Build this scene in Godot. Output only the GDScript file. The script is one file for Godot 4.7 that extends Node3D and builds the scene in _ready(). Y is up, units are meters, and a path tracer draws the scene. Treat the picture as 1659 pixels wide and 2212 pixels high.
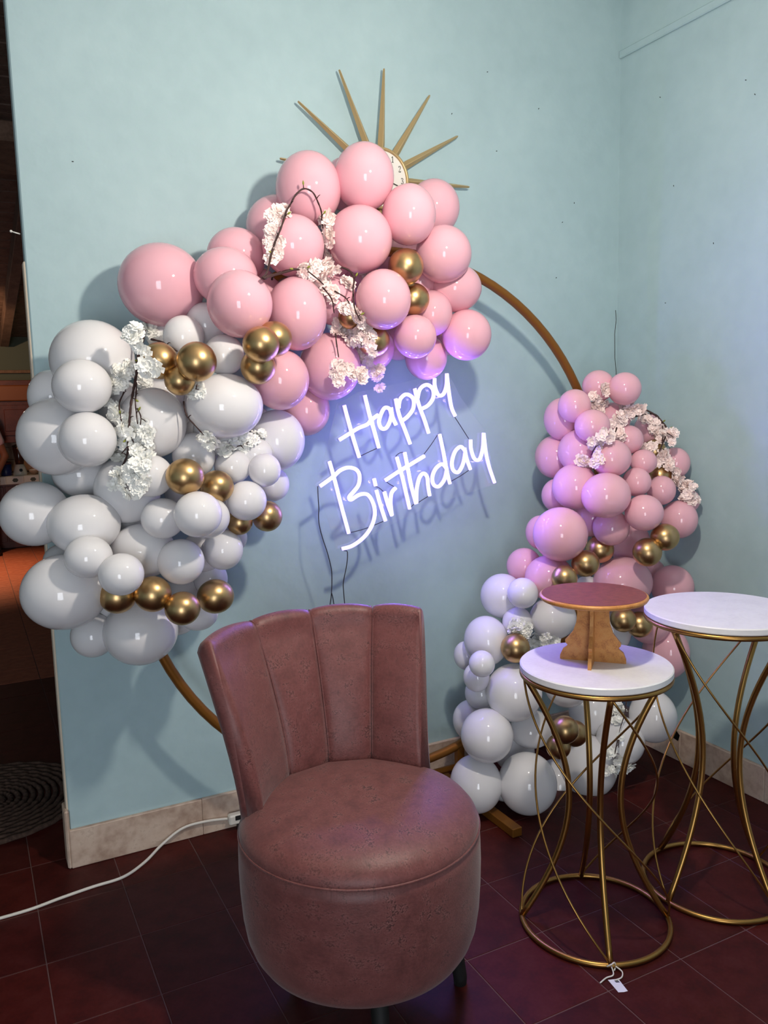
extends Node3D
# A birthday corner: balloon garlands on a hoop, a neon sign, a tufted chair and two wire tables, with a kitchen beyond the wall's end.

const EXPOSURE := 0.97
const BULB_LIGHT := 1.7
const NEON_GLOW := 2.2
const NEON_LIGHT := 0.008
const NEON_FORWARD := 0.1
const DOOR_LIGHT := 7.0
const KITCHEN_LIGHT := 7.0

var taken := {}
var rng := RandomNumberGenerator.new()
var M := {}
var balls: Array = []

# ---------------------------------------------------------------- naming
func numbered(called: String) -> String:
	var n: int = taken.get(called, 0)
	taken[called] = n + 1
	return called if n == 0 else "%s_%03d" % [called, n]

func tag(o: Node, label: String, category: String, group := "") -> Node:
	o.set_meta("label", label)
	o.set_meta("category", category)
	if group != "":
		o.set_meta("group", group)
	return o

func thing(called: String, label: String, category: String, at := Vector3.ZERO, turn := 0.0, group := "") -> Node3D:
	var o := Node3D.new()
	o.name = numbered(called)
	add_child(o)
	o.position = at
	o.rotation.y = turn
	tag(o, label, category, group)
	return o

func put(called: String, mesh: Mesh, m: Material, parent: Node = self) -> MeshInstance3D:
	var o := MeshInstance3D.new()
	o.name = numbered(called) if parent == self else called
	o.mesh = mesh
	o.material_override = m
	o.cast_shadow = GeometryInstance3D.SHADOW_CASTING_SETTING_ON
	parent.add_child(o, true)
	return o

func build(called: String, pieces: Array, m: Material, parent: Node = self) -> MeshInstance3D:
	return put(called, join(pieces), m, parent)

func struct(called: String, pieces: Array, m: Material) -> MeshInstance3D:
	var o := build(called, pieces, m)
	o.set_meta("kind", "structure")
	return o

# ---------------------------------------------------------------- shapes
func piece(v: PackedVector3Array, i: PackedInt32Array, smooth: bool) -> Dictionary:
	var vol := 0.0
	for k in range(0, i.size(), 3):
		vol += v[i[k]].dot(v[i[k + 1]].cross(v[i[k + 2]]))
	if vol > 0.0:
		for k in range(0, i.size(), 3):
			var q := i[k + 1]
			i[k + 1] = i[k + 2]
			i[k + 2] = q
	return {"v": v, "i": i, "s": smooth}

func join(pieces: Array) -> ArrayMesh:
	var st := SurfaceTool.new()
	st.begin(Mesh.PRIMITIVE_TRIANGLES)
	var g := 1
	for p in pieces:
		st.set_smooth_group(g if p.s else -1)
		g += 1
		for k in p.i:
			st.add_vertex(p.v[k])
	st.generate_normals()
	return st.commit()

func moved(p: Dictionary, t: Transform3D) -> Dictionary:
	var v := PackedVector3Array()
	for a in p.v:
		v.append(t * a)
	return {"v": v, "i": p.i, "s": p.s}

func grid(rows: Array, close_u := false, close_v := false, smooth := true, caps := false) -> Dictionary:
	var v := PackedVector3Array()
	var idx := PackedInt32Array()
	var n: int = rows.size()
	var m: int = rows[0].size()
	for r in rows:
		v.append_array(r)
	for a in (n if close_u else n - 1):
		for b in (m if close_v else m - 1):
			var p := a * m + b
			var q := a * m + (b + 1) % m
			var r2 := ((a + 1) % n) * m + b
			var s2 := ((a + 1) % n) * m + (b + 1) % m
			idx.append_array([p, q, s2, p, s2, r2])
	if caps:
		for e in [0, n - 1]:
			var c := Vector3.ZERO
			for b in m:
				c += v[e * m + b]
			v.append(c / m)
			var ci := v.size() - 1
			for b in m:
				var p: int = e * m + b
				var q: int = e * m + (b + 1) % m
				if e == 0:
					idx.append_array([ci, q, p])
				else:
					idx.append_array([ci, p, q])
	return piece(v, idx, smooth)

func lathe(prof: Array, segs := 48, smooth := true) -> Dictionary:
	var rows := []
	for p in prof:
		var r := PackedVector3Array()
		for k in segs:
			var a := TAU * k / segs
			r.append(Vector3(p.x * cos(a), p.y, p.x * sin(a)))
		rows.append(r)
	return grid(rows, false, true, smooth)

func tube(path: Array, rad, sides := 8, closed := false) -> Dictionary:
	var n := path.size()
	var rows := []
	var up := Vector3.ZERO
	for k in n:
		var a: Vector3 = path[(k - 1 + n) % n] if closed or k > 0 else path[k]
		var b: Vector3 = path[(k + 1) % n] if closed or k < n - 1 else path[k]
		var d := (b - a).normalized()
		if up == Vector3.ZERO:
			up = d.cross(Vector3.UP if absf(d.y) < 0.9 else Vector3.RIGHT).normalized()
		up = (up - d * up.dot(d)).normalized()
		var w := d.cross(up)
		var r: float = rad[k] if rad is Array else rad
		var row := PackedVector3Array()
		for s in sides:
			var t := TAU * s / sides
			row.append(path[k] + (up * cos(t) + w * sin(t)) * r)
		rows.append(row)
	return grid(rows, closed, true, true, not closed)

func curve(pts: Array, per := 6) -> Array:
	var out := []
	var n := pts.size()
	for k in n - 1:
		var p0 = pts[maxi(k - 1, 0)]
		var p1 = pts[k]
		var p2 = pts[k + 1]
		var p3 = pts[mini(k + 2, n - 1)]
		for s in per:
			var t := float(s) / per
			out.append(0.5 * ((2.0 * p1) + (p2 - p0) * t + (2.0 * p0 - 5.0 * p1 + 4.0 * p2 - p3) * t * t + (3.0 * p1 - p0 - 3.0 * p2 + p3) * t * t * t))
	out.append(pts[n - 1])
	return out

func ring(r: float, y: float, tr: float, n := 64, sides := 10) -> Dictionary:
	var path := []
	for k in n:
		path.append(Vector3(r * cos(TAU * k / n), y, r * sin(TAU * k / n)))
	return tube(path, tr, sides, true)

func box(c: Vector3, size: Vector3, bevel := 0.0) -> Dictionary:
	var h := size * 0.5
	var b := minf(bevel, h[h.min_axis_index()] * 0.9)
	var v := PackedVector3Array()
	var tri := []
	var at := {}
	for sx in [-1, 1]:
		for sy in [-1, 1]:
			for sz in [-1, 1]:
				var s := Vector3(sx, sy, sz)
				for ax in 3:
					var p := (h - Vector3(b, b, b)) * s
					p[ax] = h[ax] * s[ax]
					at[[sx, sy, sz, ax]] = v.size()
					v.append(p)
	for ax in 3:
		var u := (ax + 1) % 3
		var w := (ax + 2) % 3
		for s in [-1, 1]:
			var q := []
			for c2 in [[-1, -1], [1, -1], [1, 1], [-1, 1]]:
				var k := [0, 0, 0]
				k[ax] = s
				k[u] = c2[0]
				k[w] = c2[1]
				q.append(at[[k[0], k[1], k[2], ax]])
			tri.append([q[0], q[1], q[2]])
			tri.append([q[0], q[2], q[3]])
		if b > 0.0:
			for su in [-1, 1]:
				for sw in [-1, 1]:
					var q := []
					for e in [[-1, u], [1, u], [1, w], [-1, w]]:
						var k := [0, 0, 0]
						k[ax] = e[0]
						k[u] = su
						k[w] = sw
						q.append(at[[k[0], k[1], k[2], e[1]]])
					tri.append([q[0], q[1], q[2]])
					tri.append([q[0], q[2], q[3]])
	if b > 0.0:
		for sx in [-1, 1]:
			for sy in [-1, 1]:
				for sz in [-1, 1]:
					tri.append([at[[sx, sy, sz, 0]], at[[sx, sy, sz, 1]], at[[sx, sy, sz, 2]]])
	var idx := PackedInt32Array()
	for t in tri:
		var a: Vector3 = v[t[0]]
		var n: Vector3 = (v[t[1]] - a).cross(v[t[2]] - a)
		if n.dot(a + v[t[1]] + v[t[2]]) > 0.0:
			idx.append_array([t[0], t[2], t[1]])
		else:
			idx.append_array([t[0], t[1], t[2]])
	for k in v.size():
		v[k] += c
	return {"v": v, "i": idx, "s": false}

func slab(poly: PackedVector2Array, z0: float, z1: float) -> Dictionary:
	var v := PackedVector3Array()
	var idx := PackedInt32Array()
	var n := poly.size()
	for p in poly:
		v.append(Vector3(p.x, p.y, z0))
	for p in poly:
		v.append(Vector3(p.x, p.y, z1))
	var t := Geometry2D.triangulate_polygon(poly)
	if Geometry2D.is_polygon_clockwise(poly):
		for k in range(0, t.size(), 3):
			var q := t[k]
			t[k] = t[k + 1]
			t[k + 1] = q
	# triangulate keeps the polygon's own winding; the sides follow it
	var area := 0.0
	for k in range(0, t.size(), 3):
		area += (poly[t[k + 1]] - poly[t[k]]).cross(poly[t[k + 2]] - poly[t[k]])
	var around := 0.0
	for k in n:
		around += poly[k].cross(poly[(k + 1) % n])
	var same := area * around > 0.0
	for k in range(0, t.size(), 3):
		if same:
			idx.append_array([t[k], t[k + 2], t[k + 1], n + t[k], n + t[k + 1], n + t[k + 2]])
		else:
			idx.append_array([t[k], t[k + 1], t[k + 2], n + t[k], n + t[k + 2], n + t[k + 1]])
	for k in n:
		var q := (k + 1) % n
		idx.append_array([k, q, n + q, k, n + q, n + k])
	return piece(v, idx, false)

# ---------------------------------------------------------------- materials
func mat(c: Color, rough := 0.6, metal := 0.0) -> StandardMaterial3D:
	var m := StandardMaterial3D.new()
	m.albedo_color = c
	m.roughness = rough
	m.metallic = metal
	return m

func noise_pixels(freq: float, octaves: int, seed_: int, size := 256, kind := FastNoiseLite.TYPE_SIMPLEX_SMOOTH, fractal := FastNoiseLite.FRACTAL_FBM) -> Image:
	var f := FastNoiseLite.new()
	f.noise_type = kind
	f.frequency = freq
	f.seed = seed_
	f.fractal_type = fractal
	f.fractal_octaves = octaves
	var im := f.get_seamless_image(size, size, false, false, 0.15)
	im.convert(Image.FORMAT_RGBA8)
	return im

func mottled(base: Color, dark: Color, light: Color, freq: float, seed_: int, amount: float, flecks := 0.0, streak := 1.0) -> ImageTexture:
	var n := 512
	var a := noise_pixels(freq, 4, seed_, n)
	var b := noise_pixels(freq * 6.0, 4, seed_ + 7, n)
	var c := noise_pixels(freq * 14.0, 3, seed_ + 13, n)
	var im := Image.create(n, n, false, Image.FORMAT_RGB8)
	for y in n:
		for x in n:
			var p := a.get_pixel(x, y).r - 0.5
			var q := b.get_pixel(x, int(y * streak) % n).r - 0.5
			var s := c.get_pixel(int(x * streak) % n, y).r - 0.5
			var col := base
			var t := clampf((p * 1.2 + q * 0.8) * amount * 2.0, -1.0, 1.0)
			col = col.lerp(light if t > 0.0 else dark, absf(t))
			if flecks > 0.0:
				var w := clampf((q + s * 1.3 + p * 1.4 - 0.42) * 9.0, 0.0, 1.0) * flecks
				col = col.lerp(dark, w)
				var l := clampf((-q - s * 1.2 + p * 1.6 - 0.52) * 9.0, 0.0, 1.0) * flecks * 0.8
				col = col.lerp(light, l * 0.4)
			im.set_pixel(x, y, col)
	im.generate_mipmaps()
	return ImageTexture.create_from_image(im)

func textured(tex: Texture2D, scale: float, rough := 0.6, metal := 0.0, world := false) -> StandardMaterial3D:
	var m := mat(Color.WHITE, rough, metal)
	m.albedo_texture = tex
	m.uv1_triplanar = true
	m.uv1_world_triplanar = world
	m.uv1_scale = Vector3.ONE * scale
	return m

func bumped(m: StandardMaterial3D, freq: float, seed_: int, strength: float) -> StandardMaterial3D:
	var im := noise_pixels(freq, 4, seed_, 512)
	im.bump_map_to_normal_map(strength)
	m.normal_enabled = true
	m.normal_texture = ImageTexture.create_from_image(im)
	return m

func materials() -> void:
	M.wall = bumped(textured(mottled(Color(0.668, 0.768, 0.785), Color(0.643, 0.742, 0.76), Color(0.692, 0.79, 0.805), 0.006, 3, 0.5), 0.6, 0.7, 0.0, true), 0.03, 5, 0.5)
	M.pale_cream = mat(Color(0.86, 0.80, 0.72), 0.8)
	M.ceiling = mat(Color(0.86, 0.86, 0.84), 0.9)
	M.marble = textured(mottled(Color(0.79, 0.70, 0.63), Color(0.60, 0.49, 0.42), Color(0.86, 0.80, 0.73), 0.006, 21, 0.5, 0.2), 1.3, 0.5, 0.0, true)
	M.grout = mat(Color(0.38, 0.275, 0.26), 0.9)
	M.tile = []
	for k in 4:
		var c := [Color(0.27, 0.078, 0.065), Color(0.25, 0.072, 0.062), Color(0.285, 0.082, 0.067), Color(0.262, 0.075, 0.067)][k] as Color
		M.tile.append(textured(mottled(c, c.darkened(0.25), c.lightened(0.06), 0.012, 40 + k, 0.55, 0.12), 1.8, 0.5, 0.0, true))
		M.tile[k].metallic_specular = 0.3
	M.terracotta = textured(mottled(Color(0.60, 0.32, 0.23), Color(0.48, 0.24, 0.17), Color(0.72, 0.45, 0.35), 0.02, 60, 0.5, 0.3), 1.5, 0.6, 0.0, true)
	M.pink = mat(Color(0.945, 0.725, 0.775), 0.06)
	M.white = mat(Color(0.945, 0.94, 0.945), 0.06)
	for k in ["pink", "white"]:
		M[k].backlight_enabled = true
	M.pink.backlight = Color(0.5, 0.35, 0.39)
	M.white.backlight = Color(0.55, 0.55, 0.56)
	M.gold = mat(Color(0.77, 0.64, 0.45), 0.34, 1.0)
	M.brass = mat(Color(0.68, 0.52, 0.29), 0.34, 1.0)
	M.hoop = mat(Color(0.56, 0.36, 0.13), 0.42, 0.55)
	M.spike = mat(Color(0.74, 0.64, 0.46), 0.4, 0.45)
	M.dial = mat(Color(0.90, 0.89, 0.86), 0.5)
	M.black = mat(Color(0.03, 0.03, 0.035), 0.35)
	M.soot = mat(Color(0.035, 0.03, 0.03), 0.7)
	M.ink = mat(Color(0.06, 0.055, 0.05), 0.7)
	M.fabric = textured(mottled(Color(0.445, 0.243, 0.232), Color(0.24, 0.11, 0.105), Color(0.62, 0.46, 0.44), 0.02, 80, 0.35, 0.9, 1.0), 1.6, 0.5)
	M.fabric = bumped(M.fabric, 0.25, 82, 0.35)
	M.fabric.rim_enabled = true
	M.fabric.rim = 0.35
	M.fabric.rim_tint = 0.6
	M.board = textured(mottled(Color(0.90, 0.895, 0.90), Color(0.85, 0.84, 0.85), Color(0.93, 0.93, 0.93), 0.01, 90, 0.4), 2.0, 0.35)
	M.rose_wood = textured(mottled(Color(0.46, 0.21, 0.19), Color(0.36, 0.14, 0.14), Color(0.54, 0.27, 0.24), 0.012, 95, 0.6, 0.1), 6.0, 0.38)
	M.copper = textured(mottled(Color(0.80, 0.55, 0.29), Color(0.62, 0.37, 0.20), Color(0.86, 0.65, 0.38), 0.012, 99, 0.5, 0.15), 5.0, 0.42, 0.15)
	M.petal_pink = mat(Color(1.0, 0.93, 0.91), 0.7)
	M.petal_white = mat(Color(1.0, 1.0, 0.98), 0.7)
	for k in ["petal_pink", "petal_white"]:
		M[k].backlight_enabled = true
		M[k].backlight = Color(0.16, 0.155, 0.15)
		M[k].cull_mode = BaseMaterial3D.CULL_DISABLED
	M.twig = mat(Color(0.22, 0.12, 0.11), 0.6)
	M.sprout = mat(Color(0.55, 0.58, 0.22), 0.6)
	M.neon = mat(Color(0.95, 0.95, 1.0), 0.4)
	M.neon.emission_enabled = true
	M.neon.emission = Color(0.66, 0.60, 1.0)
	M.neon.emission_energy_multiplier = NEON_GLOW
	M.silicone = mat(Color(0.80, 0.80, 0.86), 0.5)
	M.acrylic = mat(Color(0.93, 0.95, 1.0, 0.025), 0.05)
	M.acrylic.transparency = BaseMaterial3D.TRANSPARENCY_ALPHA
	M.wire = mat(Color(0.16, 0.15, 0.17), 0.5)
	M.cord = mat(Color(0.86, 0.84, 0.80), 0.5)
	M.paper = mat(Color(0.90, 0.90, 0.93), 0.7)
	M.bulb = mat(Color(1, 1, 1), 0.4)
	M.bulb.emission_enabled = true
	M.bulb.emission = Color(1.0, 0.95, 0.88)
	M.bulb.emission_energy_multiplier = 40.0
	M.plank = textured(mottled(Color(0.42, 0.33, 0.29), Color(0.31, 0.235, 0.20), Color(0.48, 0.39, 0.35), 0.01, 110, 0.6), 1.5, 0.8, 0.0, true)
	M.beam = textured(mottled(Color(0.50, 0.38, 0.31), Color(0.38, 0.28, 0.22), Color(0.56, 0.44, 0.37), 0.01, 115, 0.6), 1.5, 0.8, 0.0, true)
	M.olive = mat(Color(0.37, 0.39, 0.35), 0.9)
	M.teal = mat(Color(0.38, 0.62, 0.64), 0.85)
	M.cabinet = textured(mottled(Color(0.37, 0.15, 0.10), Color(0.27, 0.10, 0.06), Color(0.44, 0.19, 0.13), 0.01, 120, 0.5), 1.5, 0.45, 0.0, true)
	M.valance = mat(Color(0.50, 0.26, 0.09), 0.5)
	M.backsplash = mat(Color(0.72, 0.56, 0.46), 0.4)
	M.white_tile = mat(Color(0.90, 0.86, 0.80), 0.35)
	M.blue = mat(Color(0.10, 0.13, 0.36), 0.4)
	M.maroon = mat(Color(0.34, 0.08, 0.07), 0.4)
	M.smoke = mat(Color(0.28, 0.16, 0.12), 0.15)
	M.skin = mat(Color(0.62, 0.38, 0.27), 0.55)
	M.shirt = mat(Color(0.88, 0.72, 0.74), 0.8)
	M.jeans = mat(Color(0.14, 0.18, 0.32), 0.85)
	M.hair = mat(Color(0.05, 0.035, 0.03), 0.5)
	M.rug = textured(mottled(Color(0.32, 0.24, 0.20), Color(0.18, 0.12, 0.10), Color(0.42, 0.33, 0.28), 0.03, 130, 0.7), 4.0, 0.95)

# ---------------------------------------------------------------- balloons: kind, label, group, centre, half width, half height
const BALLOONS := [
	["P", "large pale pink balloon at top of the arch, left of the topmost one", "", Vector3(-1.502, 2.166, 0.238), 0.102, 0.114],
	["P", "topmost pale pink balloon, overlapping the left of the wall clock dial", "", Vector3(-1.337, 2.203, 0.301), 0.094, 0.105],
	["P", "shaded pink balloon peeping out between the two topmost pink balloons", "", Vector3(-1.311, 2.228, 0.112), 0.081, 0.088],
	["P", "shaded pink balloon behind the upper left end of the looped blossom twig", "", Vector3(-1.565, 2.073, 0.111), 0.1, 0.098],
	["P", "pink balloon framed inside the looped blossom twig", "", Vector3(-1.588, 1.976, 0.31), 0.095, 0.093],
	["P", "big pink balloon just below the topmost one, right of the blossom loop", "", Vector3(-1.37, 2.006, 0.328), 0.102, 0.104],
	["P", "pink balloon directly below the clock numerals", "", Vector3(-1.216, 2.084, 0.371), 0.085, 0.094],
	["P", "pink balloon under the right tip of the lowest clock ray", "", Vector3(-1.014, 2.16, 0.184), 0.09, 0.096],
	["P", "round pink balloon to the right of the upper gold balloon of the arch", "", Vector3(-1.07, 1.976, 0.338), 0.093, 0.093],
	["P", "pink balloon from which the gold hoop emerges at upper right", "", Vector3(-0.984, 1.878, 0.274), 0.091, 0.081],
	["P", "pink balloon with blossoms at its left, touching the stacked pair of gold balloons", "", Vector3(-1.329, 1.814, 0.4), 0.086, 0.093],
	["P", "small pink balloon right below the stacked pair of gold balloons", "", Vector3(-1.085, 1.79, 0.281), 0.069, 0.077],
	["P", "small deeper pink balloon with violet lower rim, lit by the neon sign", "", Vector3(-1.187, 1.706, 0.346), 0.07, 0.071],
	["P", "lilac tinted pink balloon at lower right end of the arch", "", Vector3(-0.955, 1.719, 0.296), 0.085, 0.087],
	["P", "pink balloon half in shade hanging just above the last letter of Happy", "", Vector3(-1.053, 1.649, 0.183), 0.074, 0.079],
	["P", "pink balloon behind the small gold balloon beside hanging blossoms", "", Vector3(-1.266, 1.68, 0.184), 0.077, 0.079],
	["P", "violet tinted pink balloon almost hidden under the small deeper pink one", "", Vector3(-1.116, 1.709, 0.095), 0.07, 0.066],
	["P", "sliver of violet lit balloon between lilac balloon and the one above the letter y", "", Vector3(-0.918, 1.72, 0.094), 0.062, 0.06],
	["P", "tall pink balloon in centre of the arch, right of the gold trio", "", Vector3(-1.596, 1.77, 0.337), 0.092, 0.111],
	["P", "foremost pink balloon above the gold trio at left of the arch", "", Vector3(-1.799, 1.784, 0.416), 0.093, 0.095],
	["P", "pink balloon leaning on the very big pink one at the left", "", Vector3(-1.801, 1.877, 0.298), 0.095, 0.085],
	["P", "pink balloon with blossom shadow on its right, second from top left edge", "", Vector3(-1.733, 1.954, 0.194), 0.091, 0.088],
	["P", "very big pink balloon at the far left of the pink arch", "", Vector3(-1.963, 1.862, 0.173), 0.128, 0.123],
	["P", "pink balloon below the gold trio with white neon streak on its rim", "", Vector3(-1.647, 1.573, 0.31), 0.089, 0.094],
	["P", "magenta tinted pink balloon behind the lowest hanging pink blossoms", "", Vector3(-1.44, 1.616, 0.22), 0.101, 0.11],
	["P", "violet lit pink balloon at bottom of arch beside the neon sign", "", Vector3(-1.493, 1.478, 0.13), 0.08, 0.089],
	["P", "pink balloon glimpsed between blossom twigs in the middle of the arch", "", Vector3(-1.431, 1.823, 0.254), 0.075, 0.078],
	["P", "deep pink balloon tucked behind the front balloons of the arch", "hidden pink balloons of the arch", Vector3(-1.314, 1.957, 0.126), 0.082, 0.095],
	["P", "deep pink balloon tucked behind the front balloons of the arch", "hidden pink balloons of the arch", Vector3(-1.106, 1.97, 0.115), 0.085, 0.098],
	["P", "deep pink balloon tucked behind the front balloons of the arch", "hidden pink balloons of the arch", Vector3(-1.652, 1.842, 0.159), 0.074, 0.089],
	["P", "deep pink balloon tucked behind the front balloons of the arch", "hidden pink balloons of the arch", Vector3(-1.438, 1.945, 0.196), 0.079, 0.085],
	["P", "deep pink balloon tucked behind the front balloons of the arch", "hidden pink balloons of the arch", Vector3(-1.089, 1.902, 0.206), 0.072, 0.08],
	["P", "deep pink balloon tucked behind the front balloons of the arch", "hidden pink balloons of the arch", Vector3(-1.055, 1.854, 0.093), 0.087, 0.075],
	["G", "upper gold chrome balloon of the stacked pair at right of the arch", "", Vector3(-1.237, 1.921, 0.382), 0.057, 0.057],
	["G", "lower gold chrome balloon of the stacked pair at right of the arch", "", Vector3(-1.181, 1.829, 0.328), 0.053, 0.052],
	["G", "gold chrome balloon right of the hanging pink blossoms, near the word Happy", "", Vector3(-1.33, 1.693, 0.328), 0.052, 0.051],
	["G", "gold chrome balloon half covered by the pink hanging blossoms", "", Vector3(-1.411, 1.765, 0.331), 0.04, 0.038],
	["G", "front gold chrome balloon of the trio between pink and white balloons", "", Vector3(-1.776, 1.664, 0.519), 0.051, 0.05],
	["G", "rear right gold chrome balloon of the trio between pink and white balloons", "", Vector3(-1.717, 1.683, 0.464), 0.052, 0.051],
	["G", "lowest gold chrome balloon of the trio between pink and white balloons", "", Vector3(-1.764, 1.605, 0.45), 0.05, 0.05],
	["G", "left gold chrome balloon of the trio among white balloons, touching white blossoms", "", Vector3(-2.032, 1.625, 0.401), 0.051, 0.051],
	["G", "biggest gold chrome balloon of the trio among white balloons", "", Vector3(-1.951, 1.618, 0.49), 0.054, 0.054],
	["G", "smallest lowest gold chrome balloon of the trio among white balloons", "", Vector3(-1.987, 1.569, 0.435), 0.042, 0.041],
	["G", "left gold chrome balloon of the pair in the middle of white cluster", "", Vector3(-1.992, 1.304, 0.454), 0.053, 0.051],
	["G", "right gold chrome balloon of the pair in the middle of white cluster", "", Vector3(-1.885, 1.263, 0.387), 0.05, 0.048],
	["G", "small half hidden gold chrome balloon under a white one by neon lit wall", "", Vector3(-1.795, 1.14, 0.301), 0.04, 0.04],
	["G", "gold chrome balloon with blue rim at right edge of left white cluster", "", Vector3(-1.696, 1.147, 0.274), 0.048, 0.049],
	["G", "leftmost gold chrome balloon of the row of four, half under a white one", "", Vector3(-2.18, 0.97, 0.366), 0.052, 0.05],
	["G", "second from left gold chrome balloon in the row of four", "", Vector3(-2.09, 0.972, 0.407), 0.052, 0.051],
	["G", "lowest gold chrome balloon in the row of four", "", Vector3(-2.018, 0.929, 0.447), 0.05, 0.048],
	["G", "rightmost gold chrome balloon in the row of four", "", Vector3(-1.904, 0.936, 0.382), 0.055, 0.051],
	["W", "small white balloon above the gold trio at the top of white cluster", "", Vector3(-1.939, 1.699, 0.31), 0.059, 0.061],
	["W", "pinkish white balloon wedged under the foremost pink balloon", "", Vector3(-1.855, 1.74, 0.243), 0.059, 0.067],
	["W", "white balloon between the two gold trios", "", Vector3(-1.836, 1.644, 0.362), 0.059, 0.059],
	["W", "shaded white balloon behind the topmost white blossoms", "", Vector3(-1.96, 1.72, 0.126), 0.052, 0.049],
	["W", "large white balloon at the top left of the left cluster", "", Vector3(-2.185, 1.636, 0.232), 0.118, 0.113],
	["W", "white balloon in front of the top large one, left of hanging blossoms", "", Vector3(-2.236, 1.558, 0.367), 0.078, 0.073],
	["W", "shaded white balloon behind two others at upper left edge", "", Vector3(-2.292, 1.534, 0.135), 0.068, 0.079],
	["W", "large white balloon at left edge, in front of the dark kitchen cabinets", "", Vector3(-2.296, 1.421, 0.243), 0.109, 0.11],
	["W", "white balloon just left of the hanging white blossom spray", "", Vector3(-2.235, 1.415, 0.388), 0.077, 0.075],
	["W", "shaded white balloon below the large one at the left edge", "", Vector3(-2.226, 1.308, 0.153), 0.086, 0.072],
	["W", "leftmost white balloon, covering the kitchen counter", "", Vector3(-2.368, 1.203, 0.204), 0.097, 0.093],
	["W", "big white balloon directly right of the leftmost one", "", Vector3(-2.249, 1.174, 0.307), 0.1, 0.085],
	["W", "small white balloon in front of the two lower left big ones", "", Vector3(-2.257, 1.098, 0.414), 0.064, 0.058],
	["W", "small white balloon sitting on the left end of the gold row of four", "", Vector3(-2.186, 1.055, 0.49), 0.06, 0.057],
	["W", "biggest white balloon at the lower left, beside the dark doorway", "", Vector3(-2.313, 0.986, 0.3), 0.119, 0.107],
	["W", "grey shaded white balloon in the gap beside the lit red floor", "", Vector3(-2.304, 1.05, 0.166), 0.052, 0.052],
	["W", "white balloon hanging low at left, next to the lowest big one", "", Vector3(-2.232, 0.818, 0.184), 0.066, 0.067],
	["W", "lowest big white balloon of the left cluster, below the gold row", "", Vector3(-2.106, 0.831, 0.268), 0.11, 0.1],
	["W", "big shaded white balloon behind the bottom of the hanging blossoms", "", Vector3(-2.118, 1.26, 0.268), 0.095, 0.099],
	["W", "big white balloon below the gold trio, right of the hanging blossoms", "", Vector3(-2.04, 1.453, 0.3), 0.097, 0.102],
	["W", "big white balloon above the second white blossom spray", "", Vector3(-1.847, 1.496, 0.383), 0.111, 0.094],
	["W", "lilac lit white balloon below the pink arch, close to the neon sign", "", Vector3(-1.636, 1.383, 0.227), 0.089, 0.098],
	["W", "small white balloon in front of the lilac lit one", "", Vector3(-1.729, 1.347, 0.29), 0.052, 0.049],
	["W", "small white balloon at right edge with bright blue rim", "", Vector3(-1.727, 1.301, 0.361), 0.049, 0.051],
	["W", "white balloon right of the gold pair, below blossoms", "", Vector3(-1.809, 1.313, 0.306), 0.056, 0.052],
	["W", "white balloon above the gold pair in the middle", "", Vector3(-1.926, 1.351, 0.301), 0.063, 0.07],
	["W", "white balloon left of the gold pair in the middle", "", Vector3(-2.07, 1.306, 0.382), 0.061, 0.06],
	["W", "white balloon with neon lit rim above two dark gold balloons", "", Vector3(-1.79, 1.212, 0.364), 0.061, 0.06],
	["W", "violet lit white balloon behind the right edge of left cluster", "", Vector3(-1.64, 1.238, 0.184), 0.053, 0.056],
	["W", "foremost white balloon directly under the gold pair", "", Vector3(-1.972, 1.201, 0.497), 0.066, 0.064],
	["W", "white balloon half behind the foremost one under the gold pair", "", Vector3(-1.922, 1.177, 0.406), 0.065, 0.06],
	["W", "white balloon with slanted shadow, left of the foremost one", "", Vector3(-2.044, 1.182, 0.382), 0.062, 0.058],
	["W", "big grey shaded white balloon in the lower middle of left cluster", "", Vector3(-2.091, 1.08, 0.298), 0.095, 0.082],
	["W", "white balloon with crescent of light above the gold row of four", "", Vector3(-2.002, 1.053, 0.39), 0.067, 0.066],
	["W", "lilac white balloon with shadow edge at right, below dark gold pair", "", Vector3(-1.848, 1.058, 0.291), 0.061, 0.063],
	["W", "sliver of violet white balloon below the small dark gold balloon", "", Vector3(-1.774, 1.065, 0.13), 0.053, 0.052],
	["W", "violet shaded white balloon behind the rightmost gold one of four", "", Vector3(-1.862, 0.947, 0.178), 0.054, 0.06],
	["W", "violet white balloon under the right end of the gold row", "", Vector3(-1.927, 0.859, 0.256), 0.062, 0.053],
	["W", "lilac sliver of balloon at the bottom right of left cluster", "", Vector3(-1.953, 0.797, 0.087), 0.055, 0.043],
	["W", "shaded white balloon tucked deep inside the left cluster", "hidden white balloons of the left cluster", Vector3(-1.884, 1.043, 0.195), 0.067, 0.067],
	["W", "shaded white balloon tucked deep inside the left cluster", "hidden white balloons of the left cluster", Vector3(-2.103, 1.499, 0.172), 0.069, 0.083],
	["W", "shaded white balloon tucked deep inside the left cluster", "hidden white balloons of the left cluster", Vector3(-1.879, 1.465, 0.094), 0.074, 0.089],
	["W", "shaded white balloon tucked deep inside the left cluster", "hidden white balloons of the left cluster", Vector3(-1.673, 1.413, 0.093), 0.077, 0.085],
	["P", "pink balloon where the hoop enters the right cluster", "", Vector3(-0.374, 1.537, 0.307), 0.06, 0.06],
	["P", "topmost right pink balloon near the corner of the room", "", Vector3(-0.327, 1.524, 0.397), 0.061, 0.061],
	["P", "pink balloon left of the top blossoms on the right cluster", "", Vector3(-0.513, 1.465, 0.337), 0.06, 0.062],
	["P", "deep pink shaded balloon at upper left edge of right cluster", "", Vector3(-0.488, 1.416, 0.236), 0.067, 0.081],
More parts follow.
